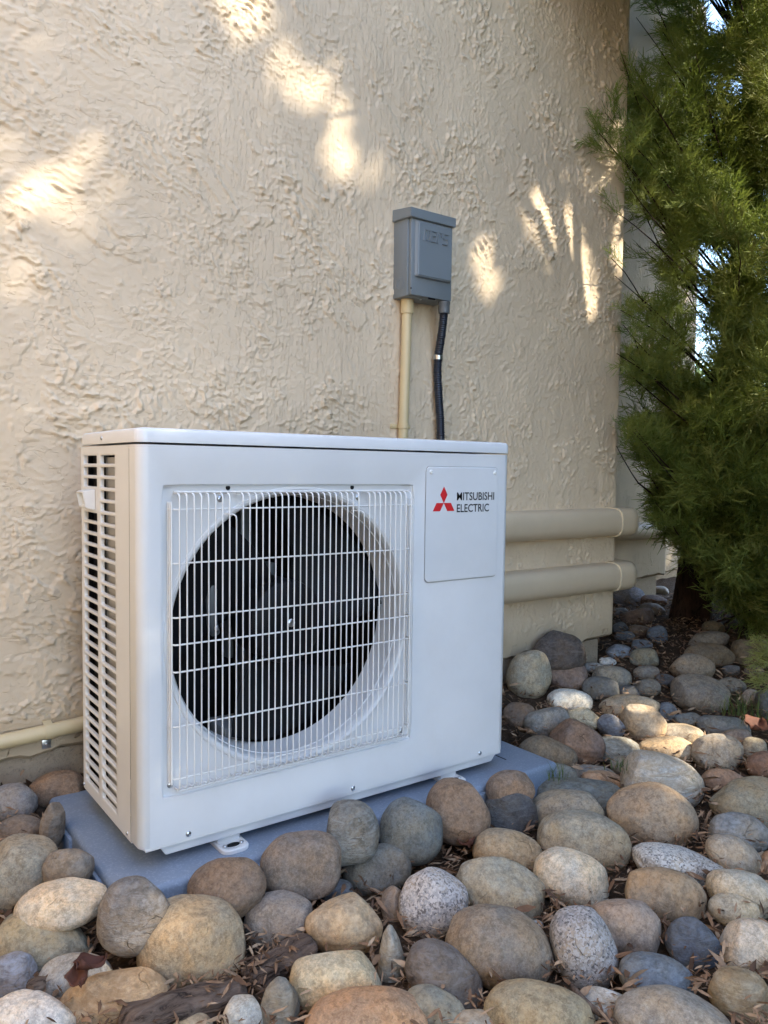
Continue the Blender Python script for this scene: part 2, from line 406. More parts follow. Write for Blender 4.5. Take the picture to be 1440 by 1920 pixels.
def stucco_skin():
    dx = .0030; xs = np.arange(-.30, XW-.013, dx); zs = np.arange(.085, 2.24, dx); X_, Z_ = np.meshgrid(xs, zs, indexing='ij')
    wx = .035*fbm(X_*4, Z_*4, 3, 3); wz = .035*fbm(X_*4, Z_*4, 8, 3); A, B = X_+wx, Z_+wz
    up = sstep(.35, 1.25, X_+.12*fbm(X_*2, Z_*2, 40, 2))
    def field(k, octv, seed, gain=.55, st=1.7):
        c1, s1 = math.cos(-.35), math.sin(-.35)
        a1 = (A*c1+B*s1)/st**.5; b1 = (-A*s1+B*c1)*st**.5; a2 = A*1.12; b2 = B/1.12
        return fbm(a1*k, b1*k, seed, octv, gain)*(1-up)+fbm(a2*k, b2*k, seed+50, octv, gain)*up
    region = sstep(-.22, .22, fbm(X_*2.6, Z_*2.6, 61, 3)+.05); clus = sstep(-.10, .30, fbm(X_*6, Z_*6, 71, 3))
    n1 = field(7.5, 6, 101, .60); n2 = field(17.0, 5, 131, .58); n3 = field(64.0, 2, 161, .5, 1.6); n4 = field(112.0, 2, 191, .5, 1.4)
    edge1 = np.exp(-((n1-.10)/.10)**2); edge2 = np.exp(-((n2-.22)/.12)**2)
    h = .0024*sstep(.085, .108, n1)*(.35+.65*region)
    h += .0019*sstep(.215, .248, n2)*(.25+.75*clus)
    crumbs = np.clip(n3-.12, 0, .5)/.5
    h += .0060*crumbs*(.19+.55*clus*region+.55*edge1*region+.35*edge2*clus)
    h += .0028*np.clip(n4-.12, 0, .5)/.5*(.26+.75*clus)
    h += .0012*fbm(X_*2.2, Z_*2.2, 5, 2)+.0002*fbm(X_*20, Z_*9, 15, 2)
    fade = np.minimum(sstep(0, .03, X_-xs[0]), sstep(0, .02, Z_-zs[0]))*sstep(0, .012, xs[-1]-X_)
    Y_ = YW-.0022-.90*h*fade
    n_, m_ = X_.shape; idx_ = np.arange(n_*m_).reshape(n_, m_)
    q_ = np.stack([idx_[:-1, :-1], idx_[1:, :-1], idx_[1:, 1:], idx_[:-1, 1:]], -1)
    # leave out what the unit hides for good
    hid = (X_[:-1, :-1] > .22) & (X_[:-1, :-1] < .80) & (Z_[:-1, :-1] < .50) | (Z_[:-1, :-1] > 1.74+.30*(X_[:-1, :-1]+.12)) | (X_[:-1, :-1] > 1.25) & (Z_[:-1, :-1] > .24) & (Z_[:-1, :-1] < .29) & (X_[:-1, :-1] < 1.7)
    return fast_mesh('trowelled_skin', np.stack([X_, Y_, Z_], -1).reshape(-1, 3), q_[~hid], M['stucco_near'], None, True)
keep_world(stucco_skin(), root)
box('foundation', (-3.5, YW+.018, -.6), (XW-.055, 1.185, .050), M['concrete'], root, .006)
root = empty('added_wing_wall', (-1.55, -1.6, 0))  # unseen wall added to reflect warm sun onto the unit's side
tag(root, 'sunlit stucco wing added out of view at the left to bounce warm light', 'wall')
box('stucco_face', (-2.0, -3.6, .05), (-1.55, YW-.002, 3.0), M['stucco'], root, .01)
box('foundation', (-1.98, -3.58, -.6), (-1.57, YW-.01, .047), M['concrete'], root, .006)
XF = 3.165; YF = 1.2
root = empty('recessed_wall', (XF, YF, 0))
tag(root, 'shaded grey-tan stucco wall set back beyond the corner, behind the juniper', 'wall')
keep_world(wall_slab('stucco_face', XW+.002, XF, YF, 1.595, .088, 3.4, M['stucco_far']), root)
box('foundation', (XW-.05, YF+.02, -.6), (XF-.05, 1.59, .084), M['concrete'], root, .006)
root = empty('farthest_wall', (4.0, 1.6, 0))
tag(root, 'narrow strip of stucco wall farthest back beside the patch of sky', 'wall')
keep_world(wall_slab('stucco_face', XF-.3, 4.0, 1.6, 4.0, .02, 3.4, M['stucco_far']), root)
box('foundation', (XF-.3, 1.62, -.6), (3.97, 3.9, .018), M['concrete'], root, .006)

# ------------------------------------------------------------------ screws
def screw(name, c, axis, r, mat, root, parent=None):
    v, f = lathe([(r, -.0005), (r, .0006), (r*.8, .0016), (r*.45, .0021), (r*.42, .0012), (0.0001, .0012)], c, axis, 12)
    o = mesh(name, v, f, mat, None, True, 40); keep_world(o, root); return o

# ------------------------------------------------------------------ plastic pad
root = empty('equipment_pad', (.43, .17, -.115))
tag(root, 'blue-grey plastic equipment pad lying under the outdoor unit', 'pad')
px0, px1, py0, py1 = -.045, .925, -.046, .395
b = box_bm((px0, py0, -.118), (px1, py1, PADZ), .011, 4)
pad = keep_world(bm_obj('slab', b, M['pad']), root); 
for (x0, x1) in ((.13, .36), (.60, .83)):
    box('front_rib', (x0, py0-.006, -.117), (x1, py0+.004, PADZ-.014), M['pad'], root, .004)
for (y0, y1) in ((.045, .15), (.22, .32)):
    box('side_rib', (px0-.006, y0, -.117), (px0+.004, y1, PADZ-.014), M['pad'], root, .004)
box('moulded_slot', (.835, .03, PADZ-.001), (.838, .062, PADZ+.0006), M['dark'], root, 0)

# ------------------------------------------------------------------ outdoor unit
W, H, D = .80, .643, .31
U = empty('outdoor_unit', (W/2, D/2, PADZ))
tag(U, 'white outdoor heat pump unit with wire fan grille standing on a blue-grey pad', 'heat pump')
RC = .017
def rounded_outline(x0, x1, y0, y1, r, n=5):
    pts = []
    for (cx, cy, a0) in ((x1-r, y1-r, 0), (x0+r, y1-r, 90), (x0+r, y0+r, 180), (x1-r, y0+r, 270)):
        for k in range(n+1):
            a = math.radians(a0+90*k/n); pts.append((cx+r*math.cos(a), cy+r*math.sin(a)))
    return pts
def rrect(u0, u1, v0, v1, r, n):
    """rounded rectangle, counter-clockwise, n points per corner"""
    return rounded_outline(u0, u1, v0, v1, r, n)
# lid
def lid():
    v = []; f = []
    secs = [(H+.0025, -.002), (H+.0025, .0015), (H+.019, .0015), (H+.0225, -.0005), (H+.0245, -.004), (H+.0255, -.012), (H+.0262, -.06)]
    n = None
    for z, e in secs:
        o = rounded_outline(-e, W+e, -e, D+e, max(RC+e, .002), 6); n = len(o)
        v += [(x, y, z) for x, y in o]
    for i in range(len(secs)-1):
        for k in range(n): f.append((i*n+k, i*n+(k+1) % n, (i+1)*n+(k+1) % n, (i+1)*n+k))
    f.append(tuple((len(secs)-1)*n+k for k in range(n))); f.append(tuple(range(n-1, -1, -1)))
    return mesh('lid', v, f, M['white'], None, True, 30)
keep_world(lid(), U)
screw('lid_screw', (-.0017, .178, H+.0125), (-1, 0, 0), .0036, M['zinc'], U)

# front panel: flat sheet with a sunk square, a round mouth and a rolled left and right edge
RX0, RX1, RZ0, RZ1 = .0385, .5405, .078, .579
FX, FZ, FR = .289, .330, .2345
def front_panel():
    bm = bmesh.new()
    N = 96
    def ringverts(pts, y): return [bm.verts.new((x, y, z)) for x, z in pts]
    def square_pts(x0, x1, z0, z1, r, n=N):
        # sample the rounded rectangle at the angles of the circle
        out = []
        cx, cz = FX, FZ
        for k in range(n):
            a = 2*math.pi*k/n; dx, dz = math.cos(a), math.sin(a)
            lo, hi = 0, 2.0
            for _ in range(40):
                m = (lo+hi)/2; x, z = cx+dx*m, cz+dz*m
                qx = max(x0+r-x, x-(x1-r), 0); qz = max(z0+r-z, z-(z1-r), 0)
                inside = x0 <= x <= x1 and z0 <= z <= z1 and qx*qx+qz*qz <= r*r+1e-12
                lo, hi = (m, hi) if inside else (lo, m)
            out.append((cx+dx*lo, cz+dz*lo))
        if r < .002:
            for c2 in ((x0, z0), (x1, z0), (x1, z1), (x0, z1)):
                k = min(range(n), key=lambda k: (out[k][0]-c2[0])**2+(out[k][1]-c2[1])**2); out[k] = c2
        return out
    def circ(r): return [(FX+r*math.cos(2*math.pi*k/N), FZ+r*math.sin(2*math.pi*k/N)) for k in range(N)]
    outer = [(RC, 0.0), (W-RC, 0.0)]
    rings = [ringverts(square_pts(RC, W-RC, 0.003, H-.001, .0005), 0.0),
             ringverts(square_pts(RX0-.0035, RX1+.0035, RZ0-.0035, RZ1+.0035, .010), 0.0),
             ringverts(square_pts(RX0-.001, RX1+.001, RZ0-.001, RZ1+.001, .008), .0012),
             ringverts(square_pts(RX0, RX1, RZ0, RZ1, .007), .006),
             ringverts(square_pts(RX0+.003, RX1-.003, RZ0+.003, RZ1-.003, .006), .0075),
             ringverts(circ(FR+.0125), .0075), ringverts(circ(FR+.0115), .0055), ringverts(circ(FR+.0075), .0052),
             ringverts(circ(FR+.003), .0075), ringverts(circ(FR), .012), ringverts(circ(FR-.001), .022)]
    for a, b2 in zip(rings[:-1], rings[1:]):
        for k in range(N): bm.faces.new((a[k], a[(k+1) % N], b2[(k+1) % N], b2[k]))
    return bm
o = bm_obj('front_panel', front_panel(), M['white'], None, True, 28); keep_world(o, U)
def wrap(name, side):
    """rolled vertical corner of the front panel, with a small return along the bottom"""
    ys = .040; pts = []
    for k in range(9):
        a = math.radians(90*k/8); pts.append((RC-RC*math.sin(a), RC-RC*math.cos(a)))
    pts += [(0, ys)]
    v = []; f = []
    for (x, y) in pts:
        X_ = x if side < 0 else W-x
        drop = .0
        v += [(X_, y, H-.001), (X_, y, .006+drop), (X_+(.003 if side < 0 else -.003)*(1 if y > 0.004 else 0), y+.002, .001+drop)]
    for i in range(len(pts)-1):
        for k in range(2): f.append((3*i+k, 3*i+3+k, 3*i+4+k, 3*i+1+k))
    return keep_world(mesh(name, v, f, M['white'], None, True, 40), U)
wrap('panel_corner', -1); wrap('panel_corner', 1)
# bottom fold of the front panel
box('panel_fold', (RC*.6, .0008, -.002), (W-RC*.6, .012, .0032), M['white'], U, .001)
# bell mouth
lathe_obj('bell_mouth', [(FR-.0012, .018), (FR-.002, .028), (FR-.0035, .0285), (FR-.004, .060), (FR-.006, .085), (FR+.002, .095)], (FX, 0, FZ), (0, 1, 0), M['white'], U, 96, 30)

# side panel with two columns of pressed slots
YS0, YS1 = .0415, D
def side_panel():
    bm = bmesh.new(); y_edges = [(.1135, .1915), (.2135, .2935)]; pitch = .02035; top = .619
    cells = []
    NB = 4
    def quad(ya, yb, za, zb, x=0.0):
        vs_ = [bm.verts.new((x, y, z)) for y, z in ((ya, za), (yb, za), (yb, zb), (ya, zb))]; bm.faces.new(vs_)
    zmin, zmax = .0025, H-.001
    ztop = top+pitch/2; zbot = top-29.5*pitch
    cols = [(.1025, .2025, y_edges[0]), (.2025, .3045, y_edges[1])]
    quad(YS0, .1025, zmin, zmax); quad(.3045, YS1, zmin, zmax)
    quad(.1025, .3045, ztop, zmax); quad(.1025, .3045, zmin, zbot)
    for ci, (ya, yb, (sa, sb)) in enumerate(cols):
        for i in range(30):
            zc = top-i*pitch; za, zb = zc-pitch/2, zc+pitch/2
            if ci == 1 and i in (3, 4): quad(ya, yb, za, zb); continue
            hh = .0070 if i < 29 else .0055
            inner = rrect(sa, sb, zc-hh, zc+hh, .0035, NB); n = len(inner)
            # outer ring, sampled along the cell's rectangle
            outr = []
            for (y, z) in inner:
                dy, dz = y-(ya+yb)/2, z-zc
                s = min(((yb-ya)/2)/max(abs(dy), 1e-9), (pitch/2)/max(abs(dz), 1e-9)); outr.append(((ya+yb)/2+dy*s, zc+dz*s))
            # snap the four corners
            for cy, cz in ((ya, za), (yb, za), (yb, zb), (ya, zb)):
                k = min(range(n), key=lambda k: (outr[k][0]-cy)**2+(outr[k][1]-cz)**2); outr[k] = (cy, cz)
            A = [bm.verts.new((0, y, z)) for y, z in outr]
            g = .0016
            B = [bm.verts.new((0, y+(g if y > (sa+sb)/2 else -g), z+(g if z > zc else -g))) for y, z in inner]
            Cv = [bm.verts.new((.0007, y+(g*.4 if y > (sa+sb)/2 else -g*.4), z+(g*.4 if z > zc else -g*.4))) for y, z in inner]
            Dv = [bm.verts.new((.0028, y, z)) for y, z in inner]; Ev = [bm.verts.new((.0060, y, z)) for y, z in inner]
            for P_, Q_ in ((A, B), (B, Cv), (Cv, Dv), (Dv, Ev)):
                for k in range(n): bm.faces.new((P_[k], P_[(k+1) % n], Q_[(k+1) % n], Q_[k]))
    bmesh.ops.remove_doubles(bm, verts=bm.verts, dist=2e-5); bm.normal_update()
    for f_ in [f_ for f_ in bm.faces if f_.normal.x > .5]: f_.normal_flip()
    return bm
o = bm_obj('side_panel', side_panel(), M['white'], None, True, 40, False); keep_world(o, U)
box('side_fold', (.0012, YS0, -.0005), (.010, D-.001, .0024), M['white'], U, .0008)
box('inner_plate', (.013, .098, .004), (.015, .203, H-.02), M['inner'], U, 0)
box('coil', (.020, .206, .004), (.045, .308, H-.01), M['coil'], U, 0)
screw('side_screw', (0, .306, .010), (-1, 0, 0), .0034, M['zinc'], U)
screw('side_screw', (0, .058, .011), (-1, 0, 0), .0036, M['zinc'], U)
# scoop handle
def handle():
    bm = bmesh.new(); z0, z1 = .5335, .5635; y0, y1 = .222, .272
    P = lambda x, y, z: bm.verts.new((x, y, z))
    out = [P(-.0005, y0, z1+.003), P(-.0005, y1, z1+.003), P(-.0005, y1, z0-.004), P(-.0005, y0, z0-.004)]
    rim = [P(-.019, y0+.010, z1-.001), P(-.019, y1+.002, z1-.001), P(-.014, y1+.001, z0), P(-.014, y0+.012, z0)]
    rin = [P(-.0192, y0+.015, z1-.004), P(-.0192, y1-.002, z1-.004), P(-.0145, y1-.003, z0+.003), P(-.0145, y0+.0165, z0+.003)]
    back = [P(-.004, y0+.019, z1-.006), P(-.004, y1-.006, z1-.006), P(-.006, y1-.007, z0+.006), P(-.006, y0+.020, z0+.006)]
    for a, b2 in ((out, rim), (rim, rin), (rin, back)):
        for k in range(4): bm.faces.new((a[k], a[(k+1) % 4], b2[(k+1) % 4], b2[k]))
    bm.faces.new(back)
    bmesh.ops.bevel(bm, geom=[e for e in bm.edges if len(e.link_faces) == 2], offset=.0012, segments=2, affect='EDGES')
    return bm
keep_world(bm_obj('handle', handle(), M['white'], None, True, 35), U)
# other panels
box('rear_panel', (.012, D-.004, .002), (W-.001, D-.0005, H-.001), M['dark'], U, 0)
box('right_panel', (W-.0035, .041, .003), (W-.0002, D-.001, H-.001), M['white'], U, .001)
box('inner_back', (.05, .292, .01), (.56, .296, .63), M['coil'], U, 0)
box('partition', (.556, .10, .01), (.560, .30, .63), M['dark'], U, 0)
# base tray
def base():
    bm = bmesh.new(); z1, z0 = .0005, -.0185
    a = [bm.verts.new(p) for p in ((.034, .006, z1), (W-.016, .006, z1), (W-.016, D-.01, z1), (.034, D-.01, z1))]
    c = [bm.verts.new(p) for p in ((.046, .0085, z0), (W-.030, .0085, z0), (W-.030, D-.014, z0), (.046, D-.014, z0))]
    for k in range(4): bm.faces.new((a[k], a[(k+1) % 4], c[(k+1) % 4], c[k]))
    bm.faces.new(a); bm.faces.new(c); bmesh.ops.bevel(bm, geom=list(bm.edges), offset=.0012, segments=2, affect='EDGES'); return bm
keep_world(bm_obj('base_tray', base(), M['white'], None, True, 35), U)
# feet
def foot(xc, y_out, sgn):
    hw = .025
    bm = bmesh.new()
    o_ = rounded_outline(xc-hw, xc+hw, min(y_out, y_out+sgn*.075), max(y_out, y_out+sgn*.075), .016, 5)
    zs = [(PADZ+.0005, 0), (PADZ+.006, 0), (PADZ+.0075, -.002), (PADZ+.0075, -.005), (PADZ+.006, -.0075)]
    rings = []
    cx, cy = xc, y_out+sgn*.0375
    for z, e in zs:
        rings.append([bm.verts.new((cx+(x-cx)*(1+e/hw), cy+(y-cy)*(1+e/.0375), z)) for x, y in o_])
    for a, b2 in zip(rings[:-1], rings[1:]):
        n = len(a)
        for k in range(n): bm.faces.new((a[k], a[(k+1) % n], b2[(k+1) % n], b2[k]))
    bm.faces.new(rings[-1]); bm.faces.new(rings[0][::-1])
    f_ = keep_world(bm_obj('foot', bm, M['white'], None, True, 35), U)
    # raised riser joining the base tray
    box_o = bm_obj('riser', box_bm((xc-.021, min(y_out+sgn*.036, y_out+sgn*.06), PADZ+.004), (xc+.021, max(y_out+sgn*.036, y_out+sgn*.06), -.016), .003, 2), M['white'])
    box_o.parent = f_
    v, fc = lathe([(.0105, .0), (.0105, .0012), (.0001, .0012)], (0, 0, 0), (0, 0, 1), 20)
    v = [(xc+p[0]*1.15, y_out+sgn*.020+p[1]*.62, PADZ+.0062+p[2]*.8) for p in v]
    sl = mesh('bolt_slot', v, fc, M['dark'], None, False); sl.parent = f_
    for dx in (-.015, .015):
        v, fc = lathe([(.0042, 0), (.0042, .001), (.003, .0024), (.0016, .0028), (.0014, .0018), (.0001, .0018)], (xc+dx, y_out+sgn*.020, PADZ+.0068), (0, 0, 1), 12)
        s_ = mesh('anchor_screw', v, fc, M['zinc'], None, True, 40); s_.parent = f_
for xc in (.160, .655): foot(xc, -.020, 1)
for xc in (.160, .655): foot(xc, D+.018, -1)
for x in (.081, .404, .728): screw('front_screw', (x, 0, .0105), (0, -1, 0), .0046, M['zinc'], U)

# fan and motor inside
lathe_obj('fan_hub', [(.0001, .036), (.030, .0365), (.066, .040), (.074, .046), (.076, .056), (.076, .125)], (FX, 0, FZ), (0, 1, 0), M['fan'], U, 40)
screw('fan_bolt', (FX, .034, FZ), (0, -1, 0), .0075, M['zinc'], U)
def blade(a0):
    v = []; f = []; nr, na = 8, 12
    for i in range(nr):
        r = .07+(.222-.07)*i/(nr-1); s = i/(nr-1)
        for k in range(na):
            u = k/(na-1); a = a0+(u-.5)*(1.25+.25*s)+.45*s
            y = .062+.055*u+.012*math.sin(math.pi*u)*(1-.3*s)
            v.append((FX+r*math.cos(a), y, FZ+r*math.sin(a)))
    for i in range(nr-1):
        for k in range(na-1): f.append((i*na+k, (i+1)*na+k, (i+1)*na+k+1, i*na+k+1))
    o = mesh('fan_blade', v, f, M['fan'], None, True)
    md = o.modifiers.new('thickness', 'SOLIDIFY'); md.thickness = .003
    return keep_world(o, U)
for k in range(3): blade(math.radians(20+120*k))
lathe_obj('fan_motor', [(.0001, .135), (.06, .136), (.066, .145), (.066, .21), (.0001, .215)], (FX, 0, FZ), (0, 1, 0), M['motor'], U, 28)
box('motor_mount', (FX-.012, .215, .01), (FX+.012, .235, .63), M['motor'], U, .002)
for s_ in (-1, 1):
    box('mount_arm', (FX+s_*.045-.006, .19, FZ-.09), (FX+s_*.045+.006, .22, FZ+.09), M['motor'], U, .002)
tube('motor_bracket', [(.178, .12, .44), (.170, .11, .42), (.166, .105, .37), (.170, .11, .33), (.180, .12, .31)], .010, M['motor'], U, 10)
for p in ((.174, .098, .428), (.174, .098, .322)): screw('bracket_bolt', p, (0, -1, 0), .005, M['zinc'], U)
box('inner_bracket', (.20, .12, .105), (.26, .20, .128), M['inner'], U, .002)

# wire grille
G = empty('grille', (FX, 0, FZ)); keep_world(G, U)
def wire(name, path, r=.00132, n=6):
    v, f = tube_data(path, r, n); o = mesh(name, v, f, M['white_plain'], None, True, 60); o.parent = G
    o.matrix_parent_inverse = Matrix.Translation(-Vector((FX, 0, FZ))); return o
YG = -.021; zt, zb = .566, .093
NV = 39; xs = np.linspace(.0585, .5165, NV)
for i, x in enumerate(xs):
    ztop = zt; p = []
    p += [(x-.0005, .004, ztop), (x, YG+.010, ztop+.0005), (x, YG+.004, ztop-.001), (x, YG+.001, ztop-.004), (x, YG, ztop-.009)]
    p += [(x, YG, z) for z in np.linspace(ztop-.06, zb+.05, 6)]
    p += [(x, YG, zb+.009), (x, YG+.002, zb+.004), (x, YG+.006, zb+.0008), (x, YG+.012, zb), (x, .002, zb)]
    if i in (8, 29):      # short wires that turn back over the fixing screws
        p = [(x-.012, .003, zt-.034), (x-.010, YG+.008, zt-.034), (x-.004, YG+.002, zt-.0345), (x-.001, YG, zt-.037), (x, YG, zt-.043)]+[(x, YG, z) for z in np.linspace(zt-.08, zb+.02, 6)]+[(x, YG+.006, zb+.001), (x, .002, zb)]
    wire('vertical_wire', p)
ZH = (.5415, .457, .371, .328, .2845, .197, .113)
for z in ZH:
    yb = YG+.0032
    wire('horizontal_wire', [(.049, .004, z), (.049, YG+.016, z), (.0495, YG+.009, z), (.0525, yb+.001, z), (.058, yb, z)]+[(x, yb, z) for x in np.linspace(.09, .485, 8)]+[(.516, yb, z), (.5215, yb+.002, z), (.5245, YG+.010, z), (.525, .004, z)], .00145)
for xx in (.0478, .5262):
    for yy in (YG+.007, YG+.0145, YG+.022): wire('side_wire', [(xx, yy, .553), (xx, yy, .33), (xx, yy, .104)], .0015)
for zz, ya in ((zt+.0025, -.012), (zt+.0025, -.002), (zb-.002, -.012), (zb-.002, -.002)):
    wire('rail_wire', [(.056, ya, zz), (.29, ya, zz), (.519, ya, zz)], .0015)
for (x, z) in ((.1385, .556), (.4125, .556), (.053, .096), (.522, .096)):
    o = screw('grille_screw', (x, .0070, z), (0, -1, 0), .0052, M['zinc'], U)
for (x, z) in ((.1525, .5745), (.3995, .5745)):
    lathe_obj('fixing_hole', [(.0042, .0), (.0001, .0)], (x, .0068, z), (0, -1, 0), M['dark'], U, 14)

# service cover with badge
BX0, BX1, BZ0, BZ1 = .5695, .7615, .3865, .6145
def cover():
    bm = bmesh.new()
    secs = [(0, -.0002), (0.0, -.0022), (-.001, -.0032), (-.003, -.0034)]
    gro = []
    for e, y in secs: gro.append([bm.verts.new((x, y, z)) for x, z in rrect(BX0-e*-1, BX1+e, BZ0-e, BZ1+e, .008, 4)])
    for a, b2 in zip(gro[:-1], gro[1:]):
        n = len(a)
        for k in range(n): bm.faces.new((a[k], a[(k+1) % n], b2[(k+1) % n], b2[k]))
    bm.faces.new(gro[-1]); return bm
SC = keep_world(bm_obj('service_cover', cover(), M['badge'], None, True, 30), U)
def sub(o, parent): o.parent = parent; o.matrix_parent_inverse = Matrix.Identity(4); return o
bm = bmesh.new()       # shadow gap round the cover
oa = [bm.verts.new((x, -.0005, z)) for x, z in rrect(BX0-.0016, BX1+.0016, BZ0-.0016, BZ1+.0016, .009, 4)]
ob = [bm.verts.new((x, -.0005, z)) for x, z in rrect(BX0, BX1, BZ0, BZ1, .008, 4)]
for k in range(len(oa)): bm.faces.new((oa[k], oa[(k+1) % len(oa)], ob[(k+1) % len(oa)], ob[k]))
sub(bm_obj('cover_gap', bm, M['inner'], None, False), SC)
for x in (.5790, .7525):
    s_ = screw('cover_screw', (x, -.0034, .6045), (0, -1, 0), .0046, M['white_plain'], U); sub(s_, SC)
def flat_poly(name, pts, y, mat, parent):
    n = len(pts); v = [(x, y, z) for x, z in pts]+[(x, y+.0006, z) for x, z in pts]
    f = [tuple(range(n))]+[(k, (k+1) % n, n+(k+1) % n, n+k) for k in range(n)]
    return sub(mesh(name, v, f, mat, None, False), parent)
# three-diamond emblem
ex, ez, s = .6125, .5430, .0245
def rhomb(ang):
    d = np.array([math.sin(ang), math.cos(ang)]); L = s*1.155*.92
    a1 = ang-math.radians(30); a2 = ang+math.radians(30)
    p1 = np.array([math.sin(a1), math.cos(a1)])*L*.72; p2 = np.array([math.sin(a2), math.cos(a2)])*L*.72
    return [(ex, ez), (ex+p1[0], ez+p1[1]), (ex+p1[0]+p2[0], ez+p1[1]+p2[1]), (ex+p2[0], ez+p2[1])]
for a in (0, 120, 240): flat_poly('emblem_diamond', rhomb(math.radians(a)), -.0040, M['red'], SC)
def lettering(txt, x, z, w, h, y, mat, parent, name, bold=.012):
    cu = bpy.data.curves.new('t', 'FONT'); cu.body = txt; cu.size = 1.0; cu.offset = bold; cu.extrude = .0; cu.resolution_u = 3
    ob_ = bpy.data.objects.new('t', cu); C.objects.link(ob_); bpy.context.view_layer.update()
    dg = bpy.context.evaluated_depsgraph_get(); me = bpy.data.meshes.new_from_object(ob_.evaluated_get(dg))
    bpy.data.objects.remove(ob_); co = np.array([v_.co[:] for v_ in me.vertices])
    x0, x1 = co[:, 0].min(), co[:, 0].max(); y0, y1 = co[:, 1].min(), co[:, 1].max()
    for v_ in me.vertices:
        v_.co = (x+(v_.co[0]-x0)/(x1-x0)*w, y, z+(v_.co[1]-y0)/(y1-y0)*h)
    me.name = name
    return sub(link(name, me, mat, None, False), parent)
lettering('MITSUBISHI', .6470, .5475, .1035, .0165, -.0040, M['black_print'], SC, 'lettering')
lettering('ELECTRIC', .6470, .5235, .0890, .0165, -.0040, M['black_print'], SC, 'lettering')

# ------------------------------------------------------------------ disconnect box
YB = YW-.001
root = empty('disconnect_box', (.90, YB, 1.055))
tag(root, 'grey metal electrical disconnect box mounted on the stucco wall', 'electrical box')
def bb(name, lo, hi, mat=M['grey_box'], bev=.002): return box(name, lo, hi, mat, root, bev)
bb('enclosure', (.831, YB-.060, 1.052), (.968, YB, 1.252))
door = bb('door', (.8345, YB-.0715, 1.0535), (.9705, YB-.0605, 1.250))
def hood():
    bm = bmesh.new(); x0, x1 = .826, .977; yb, yf = YB, YB-.079
    P = lambda x, y, z: bm.verts.new((x, y, z))
    a = [P(x0, yb, 1.248), P(x1, yb, 1.248), P(x1, yf, 1.244), P(x0, yf, 1.244)]
    c = [P(x0, yb, 1.279), P(x1, yb, 1.279), P(x1, yf, 1.268), P(x0, yf, 1.268)]
    for k in range(4): bm.faces.new((a[k], a[(k+1) % 4], c[(k+1) % 4], c[k]))
    bm.faces.new(c); bm.faces.new(a); bmesh.ops.bevel(bm, geom=list(bm.edges), offset=.0015, segments=2, affect='EDGES'); return bm
keep_world(bm_obj('rain_hood', hood(), M['grey_box']), root)
def sub2(o, parent): o.parent = parent; o.matrix_parent_inverse = Matrix.Identity(4); return o
def raised():
    bm = bmesh.new(); y0 = YB-.0713
    P = lambda x, y, z: bm.verts.new((x, y, z))
    a = [P(.8435, y0, 1.098), P(.9655, y0, 1.098), P(.9655, y0, 1.243), P(.8435, y0, 1.243)]
    c = [P(.8495, y0-.0105, 1.1015), P(.9605, y0-.0105, 1.1015), P(.9625, y0-.005, 1.2385), P(.8545, y0-.005, 1.2385)]
    for k in range(4): bm.faces.new((a[k], a[(k+1) % 4], c[(k+1) % 4], c[k]))
    bm.faces.new(c); bm.faces.new(a); bmesh.ops.bevel(bm, geom=list(bm.edges), offset=.0022, segments=3, affect='EDGES'); return bm
rp = sub2(bm_obj('raised_panel', raised(), M['grey_box']), door)
# embossed maker's lettering: blocky slanted strokes
def emboss():
    th = .0021; bm = bmesh.new(); x0, z0 = .8690, 1.1935; hh = .0265
    def bar(a, b2):
        (xa, za), (xb, zb_) = a, b2
        sl = lambda x, z: (x0+x*.0035+.16*(z*hh/7.0), z0+z*hh/7.0)
        pa, pb = np.array(sl(xa, za)), np.array(sl(xb, zb_)); d = (pb-pa)/np.linalg.norm(pb-pa); n_ = np.array([-d[1], d[0]])*th/2
        pa = pa-d*th/2; pb = pb+d*th/2
        def yy(z): return YB-.0713-.005-.0055*(1.2385-z)/(1.2385-1.1015)-.0007
        q = [pa-n_, pb-n_, pb+n_, pa+n_]
        lo = [bm.verts.new((x, yy(z)+.001, z)) for x, z in q]; hi = [bm.verts.new((x, yy(z)-.0024, z)) for x, z in q]
        bm.faces.new(hi)
        for k in range(4): bm.faces.new((lo[k], lo[(k+1) % 4], hi[(k+1) % 4], hi[k]))
    segs = [((0, 0), (0, 7)), ((0, 7), (5, 7)), ((2.5, 0), (2.5, 7)), ((5, 0), (5, 7)),
            ((7, 7), (11, 7)), ((11, 0), (11, 7)), ((7, 0), (11, 0)), ((7, 0), (7, 4)), ((7, 4), (11, 4)),
            ((13, 0), (13, 7)), ((13, 7), (16, 7)), ((16, 7), (16, 4.5)),
            ((22, 7), (18, 7)), ((18, 7), (18, 3.7)), ((18, 3.7), (22, 3.7)), ((22, 3.7), (22, 0)), ((22, 0), (18, 0))]
    for a, b2 in segs: bar(a, b2)
    return bm
sub2(bm_obj('embossed_lettering', emboss(), M['grey_box'], None, False), rp)
kn = lathe_obj('knockout', [(.0155, .0), (.0155, .0007), (.0140, .0007), (.0138, .0001), (.0095, .0001), (.0093, .0006), (.0083, .0006), (.0081, .0), (.0001, .0)], (.8308, YB-.030, 1.087), (-1, 0, 0), M['grey_box'], root, 24)
bb('hinge_tab', (.8340, YB-.0735, 1.053), (.8400, YB-.0705, 1.066))
bb('hinge_slot', (.8335, YB-.0722, 1.066), (.8365, YB-.0712, 1.071), M['dark'], 0)
bb('hasp', (.893, YB-.0725, 1.0490), (.915, YB-.069, 1.0535), M['dark'], .0008)
screw('bottom_screw', (.888, YB-.045, 1.052), (0, 0, -1), .004, M['zinc'], root)

